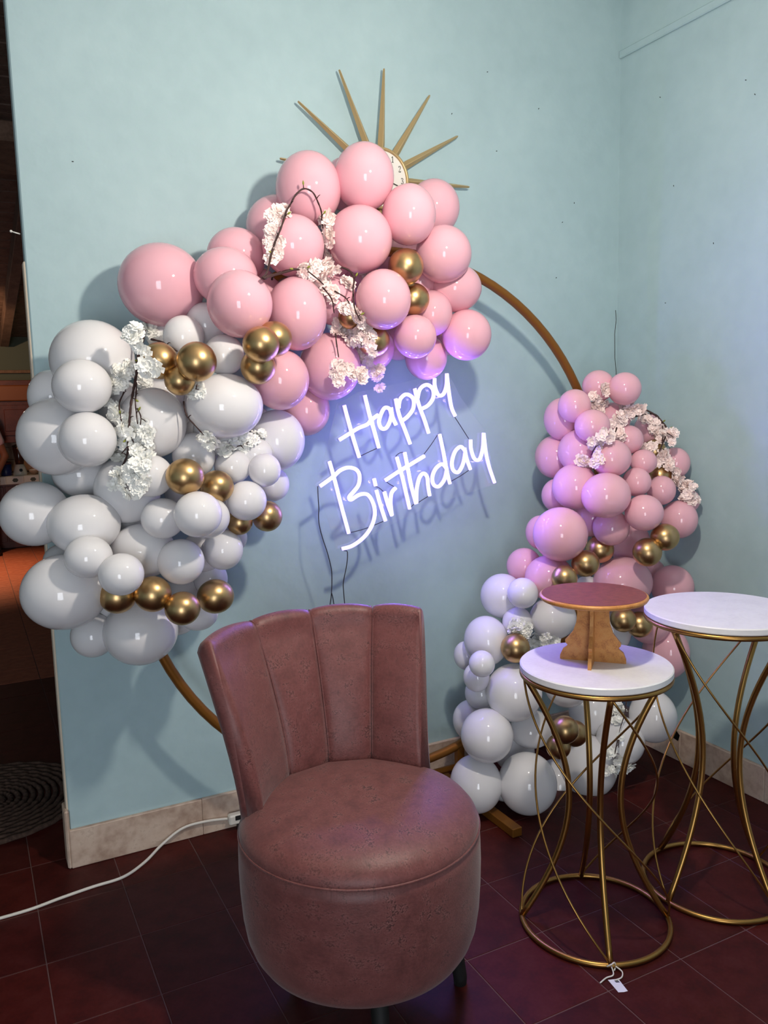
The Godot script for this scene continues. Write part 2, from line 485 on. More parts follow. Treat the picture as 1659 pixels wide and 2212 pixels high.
	["P", "lilac pink balloon with neon streak under the top blossoms of right cluster", "", Vector3(-0.492, 1.392, 0.411), 0.065, 0.06],
	["P", "pink balloon between top blossoms of the right cluster", "", Vector3(-0.298, 1.411, 0.309), 0.064, 0.064],
	["P", "deeper pink balloon at the end of the short blossom twig", "", Vector3(-0.288, 1.332, 0.377), 0.059, 0.056],
	["P", "pale pink balloon shaded by blossoms near the right wall", "", Vector3(-0.084, 1.358, 0.28), 0.059, 0.067],
	["P", "dull pink balloon at the left edge of the right cluster", "", Vector3(-0.481, 1.268, 0.189), 0.079, 0.085],
	["P", "pink balloon with shadow band, left of the blossom twig of right cluster", "", Vector3(-0.472, 1.295, 0.322), 0.083, 0.084],
	["P", "pink balloon right below the short blossom twig", "", Vector3(-0.43, 1.273, 0.444), 0.073, 0.069],
	["P", "lilac pink balloon with blossom shadow and neon streak", "", Vector3(-0.529, 1.169, 0.362), 0.084, 0.085],
	["P", "big lilac pink balloon at the front middle of right cluster", "", Vector3(-0.493, 1.145, 0.488), 0.089, 0.082],
	["P", "small pink balloon, upper one of three small ones at right", "", Vector3(-0.27, 1.251, 0.442), 0.05, 0.047],
	["P", "small pink balloon, middle one of three small ones at right", "", Vector3(-0.32, 1.18, 0.46), 0.052, 0.054],
	["P", "small pink balloon, lower one of three small ones at right", "", Vector3(-0.185, 1.139, 0.45), 0.053, 0.056],
	["P", "pink balloon below the three small ones", "", Vector3(-0.362, 1.077, 0.543), 0.069, 0.066],
	["P", "pink balloon at right edge above the slanted gold pair", "", Vector3(-0.115, 1.024, 0.476), 0.067, 0.073],
	["P", "pink balloon behind the blossom twig by the right wall", "", Vector3(-0.071, 1.234, 0.406), 0.056, 0.061],
	["P", "small deep pink balloon under the lowest right blossoms", "", Vector3(-0.054, 1.09, 0.465), 0.039, 0.045],
	["P", "shaded pink balloon behind left edge, beside two lilac pink ones", "", Vector3(-0.519, 1.125, 0.249), 0.06, 0.066],
	["P", "big pink balloon at left with neon streak, above the three gold balloons", "", Vector3(-0.663, 1.014, 0.444), 0.097, 0.097],
	["P", "pink balloon with violet shadow across its upper half", "", Vector3(-0.406, 1.011, 0.422), 0.068, 0.067],
	["P", "dull pink balloon behind the left of the big one", "", Vector3(-0.622, 0.995, 0.28), 0.056, 0.065],
	["P", "deep pink balloon tucked inside the right cluster", "hidden pink balloons of the right cluster", Vector3(-0.392, 1.034, 0.298), 0.075, 0.075],
	["P", "deep pink balloon tucked inside the right cluster", "hidden pink balloons of the right cluster", Vector3(-0.217, 0.921, 0.316), 0.084, 0.084],
	["P", "dusky pink balloon right above the white ones at left edge", "", Vector3(-0.686, 0.871, 0.262), 0.066, 0.068],
	["P", "pink balloon next to the lowest of three gold balloons", "", Vector3(-0.668, 0.847, 0.388), 0.09, 0.082],
	["P", "large pink balloon behind the wooden cake stand top", "", Vector3(-0.328, 0.79, 0.404), 0.115, 0.098],
	["P", "pink balloon just above the left of the rear white table", "", Vector3(-0.095, 0.75, 0.43), 0.082, 0.084],
	["P", "deep pink balloon under the slanted gold pair", "", Vector3(-0.065, 0.781, 0.291), 0.053, 0.053],
	["P", "pink balloon between the two tables, against the right wall", "", Vector3(-0.109, 0.483, 0.418), 0.085, 0.109],
	["P", "pink balloon under the right side of the cake stand top", "", Vector3(-0.188, 0.611, 0.404), 0.08, 0.084],
	["G", "upper gold chrome balloon of the slanted pair on right cluster", "", Vector3(-0.292, 0.986, 0.577), 0.052, 0.049],
	["G", "lower gold chrome balloon of the slanted pair on right cluster", "", Vector3(-0.361, 0.935, 0.561), 0.052, 0.052],
	["G", "upper gold chrome balloon of the descending row of three", "", Vector3(-0.416, 0.922, 0.372), 0.054, 0.052],
	["G", "middle gold chrome balloon of the descending row of three", "", Vector3(-0.59, 0.908, 0.494), 0.05, 0.048],
	["G", "lower gold chrome balloon of the descending row of three, left of stand top", "", Vector3(-0.716, 0.876, 0.532), 0.045, 0.045],
	["G", "gold chrome balloon at left edge of the front white table top", "", Vector3(-0.859, 0.625, 0.442), 0.051, 0.052],
	["G", "tiny gold chrome balloon behind blossoms at the front table edge", "", Vector3(-0.665, 0.571, 0.276), 0.032, 0.032],
	["G", "gold chrome balloon right of the cake stand post", "", Vector3(-0.393, 0.67, 0.478), 0.048, 0.047],
	["G", "gold chrome balloon tucked under the left rim of rear table", "", Vector3(-0.287, 0.63, 0.453), 0.05, 0.05],
	["G", "upper left gold chrome balloon of the trio behind front table legs", "", Vector3(-0.799, 0.382, 0.64), 0.047, 0.047],
	["G", "right gold chrome balloon of the trio behind front table legs", "", Vector3(-0.711, 0.331, 0.586), 0.045, 0.046],
	["G", "lowest gold chrome balloon of the trio behind front table legs", "", Vector3(-0.782, 0.298, 0.586), 0.043, 0.043],
	["G", "gold chrome balloon between small pink ones and right blossoms", "", Vector3(-0.143, 1.186, 0.4), 0.047, 0.047],
	["G", "gold chrome balloon under the bent right blossom twig", "", Vector3(-0.145, 1.283, 0.37), 0.045, 0.045],
	["W", "pale white balloon at the upper left of right white cluster", "", Vector3(-0.796, 0.772, 0.275), 0.081, 0.083],
	["W", "small white balloon left of the cake stand top", "", Vector3(-0.8, 0.809, 0.406), 0.055, 0.055],
	["W", "small white balloon right above the little white blossoms", "", Vector3(-0.791, 0.692, 0.361), 0.054, 0.056],
	["W", "white balloon behind the left of the cake stand post", "", Vector3(-0.673, 0.702, 0.417), 0.086, 0.078],
	["W", "large white balloon left of the little white blossoms", "", Vector3(-0.899, 0.627, 0.319), 0.079, 0.091],
	["W", "small shaded white balloon at the left edge near the wall", "", Vector3(-0.928, 0.551, 0.226), 0.043, 0.054],
	["W", "small white balloon in front of the left edge", "", Vector3(-1, 0.592, 0.442), 0.045, 0.046],
	["W", "small white balloon half under the other small one at left edge", "", Vector3(-0.964, 0.511, 0.352), 0.046, 0.053],
	["W", "white balloon in shade below the two small ones", "", Vector3(-0.899, 0.417, 0.28), 0.058, 0.062],
	["W", "large white balloon beneath the left of front table top", "", Vector3(-0.852, 0.455, 0.424), 0.099, 0.103],
	["W", "blue grey shaded white balloon against the wall by the hoop", "", Vector3(-0.92, 0.303, 0.244), 0.066, 0.077],
	["W", "white balloon with diagonal shadow, above the lowest left one", "", Vector3(-0.969, 0.319, 0.424), 0.092, 0.095],
	["W", "lowest left white balloon touching the seat of the chair", "", Vector3(-0.984, 0.121, 0.373), 0.092, 0.104],
	["W", "big lilac white balloon on the floor behind front table legs", "", Vector3(-0.817, 0.117, 0.456), 0.105, 0.111],
	["W", "mauve shaded white balloon left of the gold trio", "", Vector3(-0.72, 0.265, 0.352), 0.084, 0.07],
	["W", "white balloon on the floor behind the big lilac one", "", Vector3(-0.555, -0.025, 0.296), 0.084, 0.106],
	["W", "big white balloon seen between the legs of the front table", "", Vector3(-0.481, 0.08, 0.394), 0.108, 0.12],
	["W", "white balloon behind the lower white blossoms on right", "", Vector3(-0.379, 0.185, 0.459), 0.091, 0.094],
	["W", "large white balloon at the right end near the baseboard", "", Vector3(-0.266, 0.279, 0.511), 0.085, 0.101],
	["W", "mauve white balloon right under the front table top", "", Vector3(-0.634, 0.452, 0.452), 0.085, 0.081],
	["W", "shaded white balloon above the lower white blossoms", "", Vector3(-0.392, 0.26, 0.315), 0.092, 0.101],
	["W", "top of small white balloon just over the cake stand top", "", Vector3(-0.412, 0.749, 0.299), 0.061, 0.056],
	["W", "white balloon seen right of the cake stand post", "", Vector3(-0.311, 0.576, 0.316), 0.081, 0.096],
	["W", "dark shaded balloon between the lowest white ones", "", Vector3(-0.749, 0.158, 0.28), 0.08, 0.075],
	["W", "white balloon behind the back edge of front table top", "", Vector3(-0.64, 0.519, 0.343), 0.08, 0.077],
	["W", "sliver of white balloon close to floor between lowest two", "", Vector3(-0.837, 0.054, 0.337), 0.049, 0.049],
	["W", "shaded white balloon tucked deep inside the left cluster", "hidden white balloons of the left cluster", Vector3(-2.148, 1.171, 0.089), 0.075, 0.078],
	["W", "shaded white balloon tucked deep inside the left cluster", "hidden white balloons of the left cluster", Vector3(-2.075, 1.164, 0.184), 0.074, 0.076],
	["W", "shaded white balloon tucked deep inside the left cluster", "hidden white balloons of the left cluster", Vector3(-1.903, 1.24, 0.108), 0.077, 0.08],
	["W", "shaded white balloon tucked deep inside the left cluster", "hidden white balloons of the left cluster", Vector3(-1.831, 1.188, 0.205), 0.076, 0.079],
	["W", "shaded white balloon tucked deep inside the left cluster", "hidden white balloons of the left cluster", Vector3(-1.982, 1.536, 0.146), 0.074, 0.077],
	["W", "shaded white balloon tucked deep inside the left cluster", "hidden white balloons of the left cluster", Vector3(-1.86, 1.385, 0.174), 0.076, 0.079],
	["W", "shaded white balloon tucked deep inside the left cluster", "hidden white balloons of the left cluster", Vector3(-2.146, 0.917, 0.145), 0.075, 0.077],
	["W", "shaded white balloon tucked deep inside the left cluster", "hidden white balloons of the left cluster", Vector3(-1.911, 0.899, 0.095), 0.079, 0.082],
	["W", "shaded white balloon tucked deep inside the left cluster", "hidden white balloons of the left cluster", Vector3(-1.839, 1.422, 0.265), 0.074, 0.076],
]

func balloon_mesh(tail: bool) -> ArrayMesh:
	var prof := []
	for k in 29:
		var a := -PI / 2 + PI * k / 28.0
		var r := cos(a)
		var y := sin(a)
		if tail and y < -0.90:
			continue
		prof.append(Vector2(r, y))
	if tail:
		prof = [Vector2(0.0, -1.165), Vector2(0.07, -1.165), Vector2(0.045, -1.125), Vector2(0.10, -1.07), Vector2(0.20, -1.01), Vector2(0.32, -0.955)] + prof
	var p := lathe(prof, 44)
	return join([moved(p, Transform3D(Basis(Vector3.RIGHT, PI / 2), Vector3.ZERO))])

func balloons() -> void:
	var plain := balloon_mesh(false)
	var tied := balloon_mesh(true)
	for b in BALLOONS:
		var c: Vector3 = b[3]
		var r: float = (b[4] + b[5]) * 0.5
		var m: Material = {"P": M.pink, "W": M.white, "G": M.gold}[b[0]]
		var o := put("balloon", tied if c.z > r * 1.2 + 0.02 else plain, m)
		o.position = c
		o.scale = Vector3(b[4], b[5], r)
		var groups := {"P": "pink balloons of the garland", "W": "white balloons of the garland", "G": "gold chrome balloons of the garland"}
		tag(o, b[1], "balloon", b[2] if b[2] != "" else groups[b[0]])
		balls.append([c, Vector3(b[4], b[5], r)])

# ---------------------------------------------------------------- blossom twigs
const SPRAYS := [
	["pink", "long looped twig of pale pink blossoms across the pink balloon arch", [
		["stem", 0.0035, [Vector3(-1.762, 1.84, 0.495), Vector3(-1.723, 1.871, 0.444), Vector3(-1.7, 1.906, 0.403), Vector3(-1.685, 1.938, 0.385), Vector3(-1.673, 1.967, 0.385), Vector3(-1.662, 1.993, 0.393), Vector3(-1.648, 2.022, 0.391), Vector3(-1.627, 2.055, 0.369), Vector3(-1.608, 2.088, 0.353), Vector3(-1.588, 2.117, 0.345), Vector3(-1.563, 2.137, 0.348), Vector3(-1.538, 2.128, 0.356), Vector3(-1.52, 2.105, 0.349), Vector3(-1.503, 2.081, 0.334), Vector3(-1.495, 2.054, 0.32), Vector3(-1.489, 2.024, 0.315)]],
		["stem", 0.0045, [Vector3(-1.759, 1.838, 0.495), Vector3(-1.708, 1.864, 0.441), Vector3(-1.658, 1.88, 0.404), Vector3(-1.613, 1.885, 0.388), Vector3(-1.575, 1.892, 0.39)]],
		["stem", 0.0030, [Vector3(-1.651, 1.87, 0.293), Vector3(-1.63, 1.882, 0.317), Vector3(-1.61, 1.882, 0.35), Vector3(-1.588, 1.872, 0.374), Vector3(-1.57, 1.853, 0.398), Vector3(-1.545, 1.837, 0.402)]],
		["stem", 0.0035, [Vector3(-1.469, 1.911, 0.332), Vector3(-1.444, 1.923, 0.348), Vector3(-1.423, 1.904, 0.365), Vector3(-1.419, 1.874, 0.381), Vector3(-1.42, 1.841, 0.401), Vector3(-1.427, 1.809, 0.408), Vector3(-1.421, 1.78, 0.407), Vector3(-1.411, 1.75, 0.411)]],
		["stem", 0.0025, [Vector3(-1.552, 1.83, 0.416), Vector3(-1.516, 1.805, 0.397), Vector3(-1.499, 1.77, 0.385)]],
		["stem", 0.0025, [Vector3(-1.469, 1.842, 0.341), Vector3(-1.44, 1.822, 0.356), Vector3(-1.416, 1.796, 0.371)]],
		["stem", 0.0025, [Vector3(-1.462, 1.715, 0.323), Vector3(-1.462, 1.677, 0.331), Vector3(-1.462, 1.639, 0.342)]],
		["stem", 0.0020, [Vector3(-1.385, 1.742, 0.359), Vector3(-1.387, 1.705, 0.363), Vector3(-1.393, 1.67, 0.364)]],
		["stem", 0.0020, [Vector3(-1.471, 2.037, 0.266), Vector3(-1.467, 2.003, 0.279), Vector3(-1.477, 1.967, 0.288)]],
	], [
		["cluster", Vector3(-1.623, 2.08, 0.327), Vector3(-1.663, 2.025, 0.356), 9, 0.019],
		["cluster", Vector3(-1.669, 2.01, 0.362), Vector3(-1.681, 1.976, 0.36), 7, 0.014],
		["cluster", Vector3(-1.667, 1.961, 0.377), Vector3(-1.673, 1.933, 0.37), 7, 0.018],
		["cluster", Vector3(-1.475, 2.066, 0.304), Vector3(-1.471, 2.037, 0.326), 8, 0.022],
		["cluster", Vector3(-1.479, 2.021, 0.335), Vector3(-1.476, 1.972, 0.345), 8, 0.017],
		["cluster", Vector3(-1.465, 1.991, 0.277), Vector3(-1.459, 1.94, 0.289), 9, 0.025],
		["cluster", Vector3(-1.588, 1.908, 0.388), Vector3(-1.562, 1.893, 0.383), 8, 0.021],
		["cluster", Vector3(-1.543, 1.909, 0.367), Vector3(-1.466, 1.908, 0.34), 9, 0.018],
		["cluster", Vector3(-1.586, 1.883, 0.34), Vector3(-1.504, 1.869, 0.326), 8, 0.016],
		["cluster", Vector3(-1.518, 1.877, 0.284), Vector3(-1.462, 1.833, 0.335), 10, 0.016],
		["cluster", Vector3(-1.304, 1.916, 0.214), Vector3(-1.286, 1.926, 0.218), 4, 0.012],
		["cluster", Vector3(-1.41, 1.871, 0.317), Vector3(-1.405, 1.862, 0.321), 5, 0.013],
		["cluster", Vector3(-1.445, 1.797, 0.355), Vector3(-1.437, 1.779, 0.371), 5, 0.014],
		["cluster", Vector3(-1.447, 1.76, 0.306), Vector3(-1.448, 1.729, 0.29), 7, 0.019],
		["cluster", Vector3(-1.412, 1.778, 0.383), Vector3(-1.399, 1.753, 0.389), 7, 0.019],
		["cluster", Vector3(-1.381, 1.75, 0.351), Vector3(-1.359, 1.73, 0.365), 6, 0.018],
		["cluster", Vector3(-1.407, 1.727, 0.276), Vector3(-1.397, 1.689, 0.287), 8, 0.021],
		["cluster", Vector3(-1.392, 1.722, 0.331), Vector3(-1.372, 1.676, 0.372), 10, 0.02],
		["cluster", Vector3(-1.354, 1.695, 0.22), Vector3(-1.318, 1.633, 0.248), 12, 0.026],
		["cluster", Vector3(-1.462, 1.614, 0.335), Vector3(-1.456, 1.57, 0.337), 9, 0.023],
		["cluster", Vector3(-1.42, 1.599, 0.332), Vector3(-1.376, 1.572, 0.339), 9, 0.019],
		["cluster", Vector3(-1.299, 1.618, 0.235), Vector3(-1.281, 1.568, 0.252), 9, 0.022],
	]],
	["white", "hanging spray of white blossoms with dark stems on white balloons", [
		["stem", 0.0045, [Vector3(-2.054, 1.715, 0.333), Vector3(-2.061, 1.685, 0.333), Vector3(-2.071, 1.656, 0.333), Vector3(-2.079, 1.627, 0.335), Vector3(-2.084, 1.596, 0.341), Vector3(-2.093, 1.566, 0.349), Vector3(-2.1, 1.536, 0.361), Vector3(-2.108, 1.506, 0.376), Vector3(-2.116, 1.476, 0.386), Vector3(-2.12, 1.447, 0.385), Vector3(-2.122, 1.416, 0.373), Vector3(-2.125, 1.386, 0.365), Vector3(-2.128, 1.355, 0.362), Vector3(-2.133, 1.325, 0.362)]],
		["stem", 0.0025, [Vector3(-2.112, 1.569, 0.314), Vector3(-2.118, 1.538, 0.323), Vector3(-2.129, 1.507, 0.336), Vector3(-2.134, 1.476, 0.356), Vector3(-2.132, 1.446, 0.366)]],
		["stem", 0.0025, [Vector3(-2.09, 1.568, 0.356), Vector3(-2.094, 1.539, 0.367), Vector3(-2.099, 1.51, 0.382), Vector3(-2.102, 1.481, 0.397), Vector3(-2.102, 1.453, 0.402)]],
		["stem", 0.0022, [Vector3(-2.1, 1.496, 0.398), Vector3(-2.093, 1.474, 0.406), Vector3(-2.096, 1.45, 0.408)]],
		["stem", 0.0020, [Vector3(-2.12, 1.435, 0.383), Vector3(-2.109, 1.397, 0.379), Vector3(-2.087, 1.367, 0.386)]],
		["stem", 0.0020, [Vector3(-2.131, 1.415, 0.348), Vector3(-2.131, 1.404, 0.342), Vector3(-2.132, 1.393, 0.339)]],
		["stem", 0.0020, [Vector3(-2.145, 1.395, 0.472), Vector3(-2.153, 1.386, 0.469), Vector3(-2.161, 1.377, 0.466)]],
	], [
		["cluster", Vector3(-2.116, 1.696, 0.462), Vector3(-2.106, 1.683, 0.469), 9, 0.016],
		["cluster", Vector3(-2.012, 1.737, 0.154), Vector3(-1.999, 1.73, 0.17), 6, 0.013],
		["cluster", Vector3(-2.096, 1.676, 0.462), Vector3(-2.101, 1.664, 0.461), 4, 0.01],
		["cluster", Vector3(-2.08, 1.616, 0.438), Vector3(-2.064, 1.607, 0.45), 9, 0.019],
		["cluster", Vector3(-2.125, 1.608, 0.338), Vector3(-2.095, 1.596, 0.329), 9, 0.02],
		["cluster", Vector3(-2.141, 1.577, 0.332), Vector3(-2.126, 1.564, 0.328), 6, 0.014],
		["cluster", Vector3(-2.044, 1.581, 0.19), Vector3(-2.033, 1.569, 0.205), 6, 0.015],
		["cluster", Vector3(-2.154, 1.494, 0.304), Vector3(-2.127, 1.467, 0.36), 8, 0.021],
		["cluster", Vector3(-2.146, 1.455, 0.354), Vector3(-2.097, 1.441, 0.393), 9, 0.022],
		["cluster", Vector3(-2.098, 1.435, 0.392), Vector3(-2.07, 1.415, 0.406), 6, 0.014],
		["cluster", Vector3(-2.139, 1.422, 0.351), Vector3(-2.085, 1.402, 0.385), 8, 0.022],
		["cluster", Vector3(-2.148, 1.362, 0.291), Vector3(-2.125, 1.354, 0.304), 5, 0.013],
		["cluster", Vector3(-2.116, 1.372, 0.402), Vector3(-2.085, 1.352, 0.432), 7, 0.015],
		["cluster", Vector3(-2.16, 1.322, 0.389), Vector3(-2.1, 1.335, 0.44), 8, 0.02],
		["cluster", Vector3(-2.172, 1.296, 0.376), Vector3(-2.114, 1.284, 0.432), 9, 0.019],
		["cluster", Vector3(-2.114, 1.284, 0.432), Vector3(-2.109, 1.277, 0.434), 5, 0.015],
	]],
	["white", "short curved white blossom twig draped below the gold trio", [
		["stem", 0.0035, [Vector3(-2.032, 1.69, 0.311), Vector3(-2, 1.681, 0.343), Vector3(-1.971, 1.656, 0.365)]],
		["stem", 0.0020, [Vector3(-1.961, 1.564, 0.517), Vector3(-1.955, 1.56, 0.486), Vector3(-1.952, 1.555, 0.467)]],
		["stem", 0.0025, [Vector3(-1.955, 1.51, 0.407), Vector3(-1.953, 1.477, 0.414), Vector3(-1.939, 1.448, 0.428), Vector3(-1.926, 1.416, 0.429)]],
		["stem", 0.0020, [Vector3(-1.811, 1.371, 0.327), Vector3(-1.803, 1.372, 0.32), Vector3(-1.793, 1.372, 0.306)]],
		["stem", 0.0020, [Vector3(-1.78, 1.378, 0.322), Vector3(-1.774, 1.378, 0.328), Vector3(-1.768, 1.378, 0.335)]],
	], [
		["cluster", Vector3(-1.992, 1.708, 0.176), Vector3(-1.98, 1.705, 0.183), 3, 0.01],
		["cluster", Vector3(-1.949, 1.544, 0.418), Vector3(-1.937, 1.533, 0.434), 7, 0.018],
		["cluster", Vector3(-1.915, 1.422, 0.42), Vector3(-1.891, 1.394, 0.403), 11, 0.023],
		["cluster", Vector3(-1.841, 1.383, 0.34), Vector3(-1.831, 1.368, 0.338), 6, 0.018],
		["cluster", Vector3(-1.793, 1.391, 0.323), Vector3(-1.757, 1.39, 0.324), 9, 0.017],
		["cluster", Vector3(-1.733, 1.397, 0.274), Vector3(-1.715, 1.404, 0.29), 6, 0.014],
	]],
	["pink", "blossom twig with bent dark stems on right pink balloons", [
		["stem", 0.0040, [Vector3(-0.149, 1.448, 0.308), Vector3(-0.12, 1.426, 0.334), Vector3(-0.103, 1.398, 0.362), Vector3(-0.1, 1.362, 0.392), Vector3(-0.139, 1.324, 0.408), Vector3(-0.176, 1.285, 0.427)]],
		["stem", 0.0032, [Vector3(-0.164, 1.415, 0.279), Vector3(-0.131, 1.419, 0.303), Vector3(-0.105, 1.418, 0.332), Vector3(-0.102, 1.389, 0.363), Vector3(-0.123, 1.352, 0.392), Vector3(-0.159, 1.314, 0.419)]],
		["stem", 0.0030, [Vector3(-0.395, 1.383, 0.432), Vector3(-0.444, 1.356, 0.434), Vector3(-0.496, 1.323, 0.451), Vector3(-0.521, 1.288, 0.441)]],
		["stem", 0.0020, [Vector3(-0.179, 1.357, 0.465), Vector3(-0.17, 1.35, 0.471), Vector3(-0.162, 1.344, 0.476)]],
	], [
		["cluster", Vector3(-0.405, 1.529, 0.37), Vector3(-0.397, 1.515, 0.373), 5, 0.015],
		["cluster", Vector3(-0.406, 1.483, 0.326), Vector3(-0.374, 1.448, 0.329), 11, 0.03],
		["cluster", Vector3(-0.375, 1.474, 0.304), Vector3(-0.348, 1.46, 0.32), 8, 0.023],
		["cluster", Vector3(-0.31, 1.446, 0.371), Vector3(-0.258, 1.462, 0.396), 11, 0.023],
		["cluster", Vector3(-0.336, 1.412, 0.375), Vector3(-0.273, 1.428, 0.398), 10, 0.021],
		["cluster", Vector3(-0.355, 1.401, 0.364), Vector3(-0.319, 1.4, 0.382), 5, 0.014],
		["cluster", Vector3(-0.139, 1.409, 0.3), Vector3(-0.126, 1.404, 0.316), 5, 0.018],
		["cluster", Vector3(-0.505, 1.369, 0.477), Vector3(-0.467, 1.351, 0.482), 7, 0.02],
		["cluster", Vector3(-0.514, 1.335, 0.439), Vector3(-0.486, 1.326, 0.456), 9, 0.02],
		["cluster", Vector3(-0.512, 1.278, 0.462), Vector3(-0.507, 1.268, 0.471), 4, 0.013],
		["cluster", Vector3(-0.525, 1.272, 0.397), Vector3(-0.506, 1.258, 0.406), 8, 0.022],
		["cluster", Vector3(-0.354, 1.356, 0.395), Vector3(-0.347, 1.35, 0.406), 4, 0.014],
		["cluster", Vector3(-0.116, 1.378, 0.344), Vector3(-0.111, 1.342, 0.351), 7, 0.02],
		["cluster", Vector3(-0.13, 1.334, 0.366), Vector3(-0.145, 1.323, 0.398), 6, 0.022],
		["cluster", Vector3(-0.148, 1.35, 0.458), Vector3(-0.141, 1.336, 0.464), 6, 0.021],
		["cluster", Vector3(-0.201, 1.302, 0.383), Vector3(-0.195, 1.29, 0.394), 6, 0.02],
		["cluster", Vector3(-0.161, 1.275, 0.422), Vector3(-0.138, 1.257, 0.428), 8, 0.023],
		["cluster", Vector3(-0.14, 1.239, 0.431), Vector3(-0.124, 1.213, 0.444), 7, 0.018],
		["cluster", Vector3(-0.112, 1.194, 0.44), Vector3(-0.098, 1.167, 0.451), 7, 0.02],
		["cluster", Vector3(-0.098, 1.159, 0.463), Vector3(-0.069, 1.132, 0.482), 12, 0.028],
		["cluster", Vector3(-0.103, 1.117, 0.491), Vector3(-0.076, 1.099, 0.512), 8, 0.023],
	]],
	["white", "small clump of white blossoms above gold balloon at front table edge", [
		["stem", 0.0020, [Vector3(-0.854, 0.668, 0.393), Vector3(-0.846, 0.669, 0.4), Vector3(-0.84, 0.671, 0.408)]],
		["stem", 0.0020, [Vector3(-0.699, 0.613, 0.301), Vector3(-0.692, 0.606, 0.307), Vector3(-0.687, 0.6, 0.314)]],
	], [
		["cluster", Vector3(-0.837, 0.698, 0.409), Vector3(-0.819, 0.678, 0.421), 11, 0.025],
		["cluster", Vector3(-0.8, 0.679, 0.422), Vector3(-0.791, 0.664, 0.424), 6, 0.015],
		["cluster", Vector3(-0.682, 0.605, 0.322), Vector3(-0.681, 0.593, 0.348), 6, 0.017],
		["cluster", Vector3(-0.73, 0.645, 0.452), Vector3(-0.709, 0.638, 0.464), 5, 0.013],
	]],
	["white", "white blossom spray hanging low behind the front table legs", [
		["stem", 0.0022, [Vector3(-0.394, 0.36, 0.503), Vector3(-0.404, 0.322, 0.508), Vector3(-0.423, 0.288, 0.513), Vector3(-0.444, 0.255, 0.52)]],
		["stem", 0.0022, [Vector3(-0.457, 0.231, 0.528), Vector3(-0.468, 0.189, 0.527), Vector3(-0.471, 0.144, 0.529)]],
		["stem", 0.0020, [Vector3(-0.456, 0.233, 0.533), Vector3(-0.458, 0.219, 0.534), Vector3(-0.46, 0.204, 0.536)]],
	], [
		["cluster", Vector3(-0.367, 0.304, 0.405), Vector3(-0.335, 0.264, 0.415), 6, 0.025],
		["cluster", Vector3(-0.425, 0.275, 0.477), Vector3(-0.415, 0.276, 0.484), 2, 0.012],
		["cluster", Vector3(-0.447, 0.241, 0.519), Vector3(-0.438, 0.238, 0.526), 2, 0.01],
		["cluster", Vector3(-0.48, 0.185, 0.506), Vector3(-0.437, 0.153, 0.534), 4, 0.026],
		["cluster", Vector3(-0.431, 0.127, 0.516), Vector3(-0.41, 0.105, 0.531), 4, 0.021],
		["cluster", Vector3(-0.476, 0.116, 0.51), Vector3(-0.454, 0.092, 0.517), 3, 0.017],
	]],
]

func petal(turn: float, lift: float, length: float, width: float, y0: float) -> Dictionary:
	var rows := []
	for k in 5:
		var t := k / 4.0
		var w := width * (0.25 + 1.25 * t - 0.62 * t * t * t)
		var row := PackedVector3Array()
		for s in 4:
			var u := s / 3.0 * 2.0 - 1.0
			var out_ := length * (0.08 + t) * (1.0 - (0.16 * t * (1.0 - absf(u)) if k == 4 else 0.0)) - absf(u) * absf(u) * length * 0.12 * t
			var h := y0 + lift * t * t * length + absf(u) * 0.22 * width * t - 0.25 * length * maxf(0.0, t - 0.7)
			row.append(Vector3(out_, h, u * w).rotated(Vector3.UP, turn))
		rows.append(row)
	return grid(rows)

func blossom_mesh(seed_: int) -> ArrayMesh:
	var r := RandomNumberGenerator.new()
	r.seed = seed_
	var ps := []
	for layer in 3:
		for k in 5:
			var a := TAU * (k + layer * 0.37) / 5.0 + r.randf_range(-0.18, 0.18)
			ps.append(petal(a, [0.12, 0.34, 0.8][layer] + r.randf_range(-0.15, 0.2), [1.08, 0.86, 0.46][layer] * r.randf_range(0.88, 1.1), [0.44, 0.38, 0.22][layer], 0.03 + 0.06 * layer))
	return join(ps)

func pushed_out(p: Vector3, gap: float) -> Vector3:
	for turn in 3:
		for b in balls:
			var d: Vector3 = (p - b[0]) / b[1]
			var l := d.length()
			var want: float = 1.0 + gap / b[1].x
			if l < want and l > 0.01:
				p = b[0] + d / l * want * b[1]
	return p

func outward(p: Vector3) -> Vector3:
	var best := 1e9
	var n := Vector3(0, 0.2, 1)
	for b in balls:
		var d: float = p.distance_to(b[0]) - b[1].x
		if d < best:
			best = d
			n = (p - b[0]).normalized()
	return n

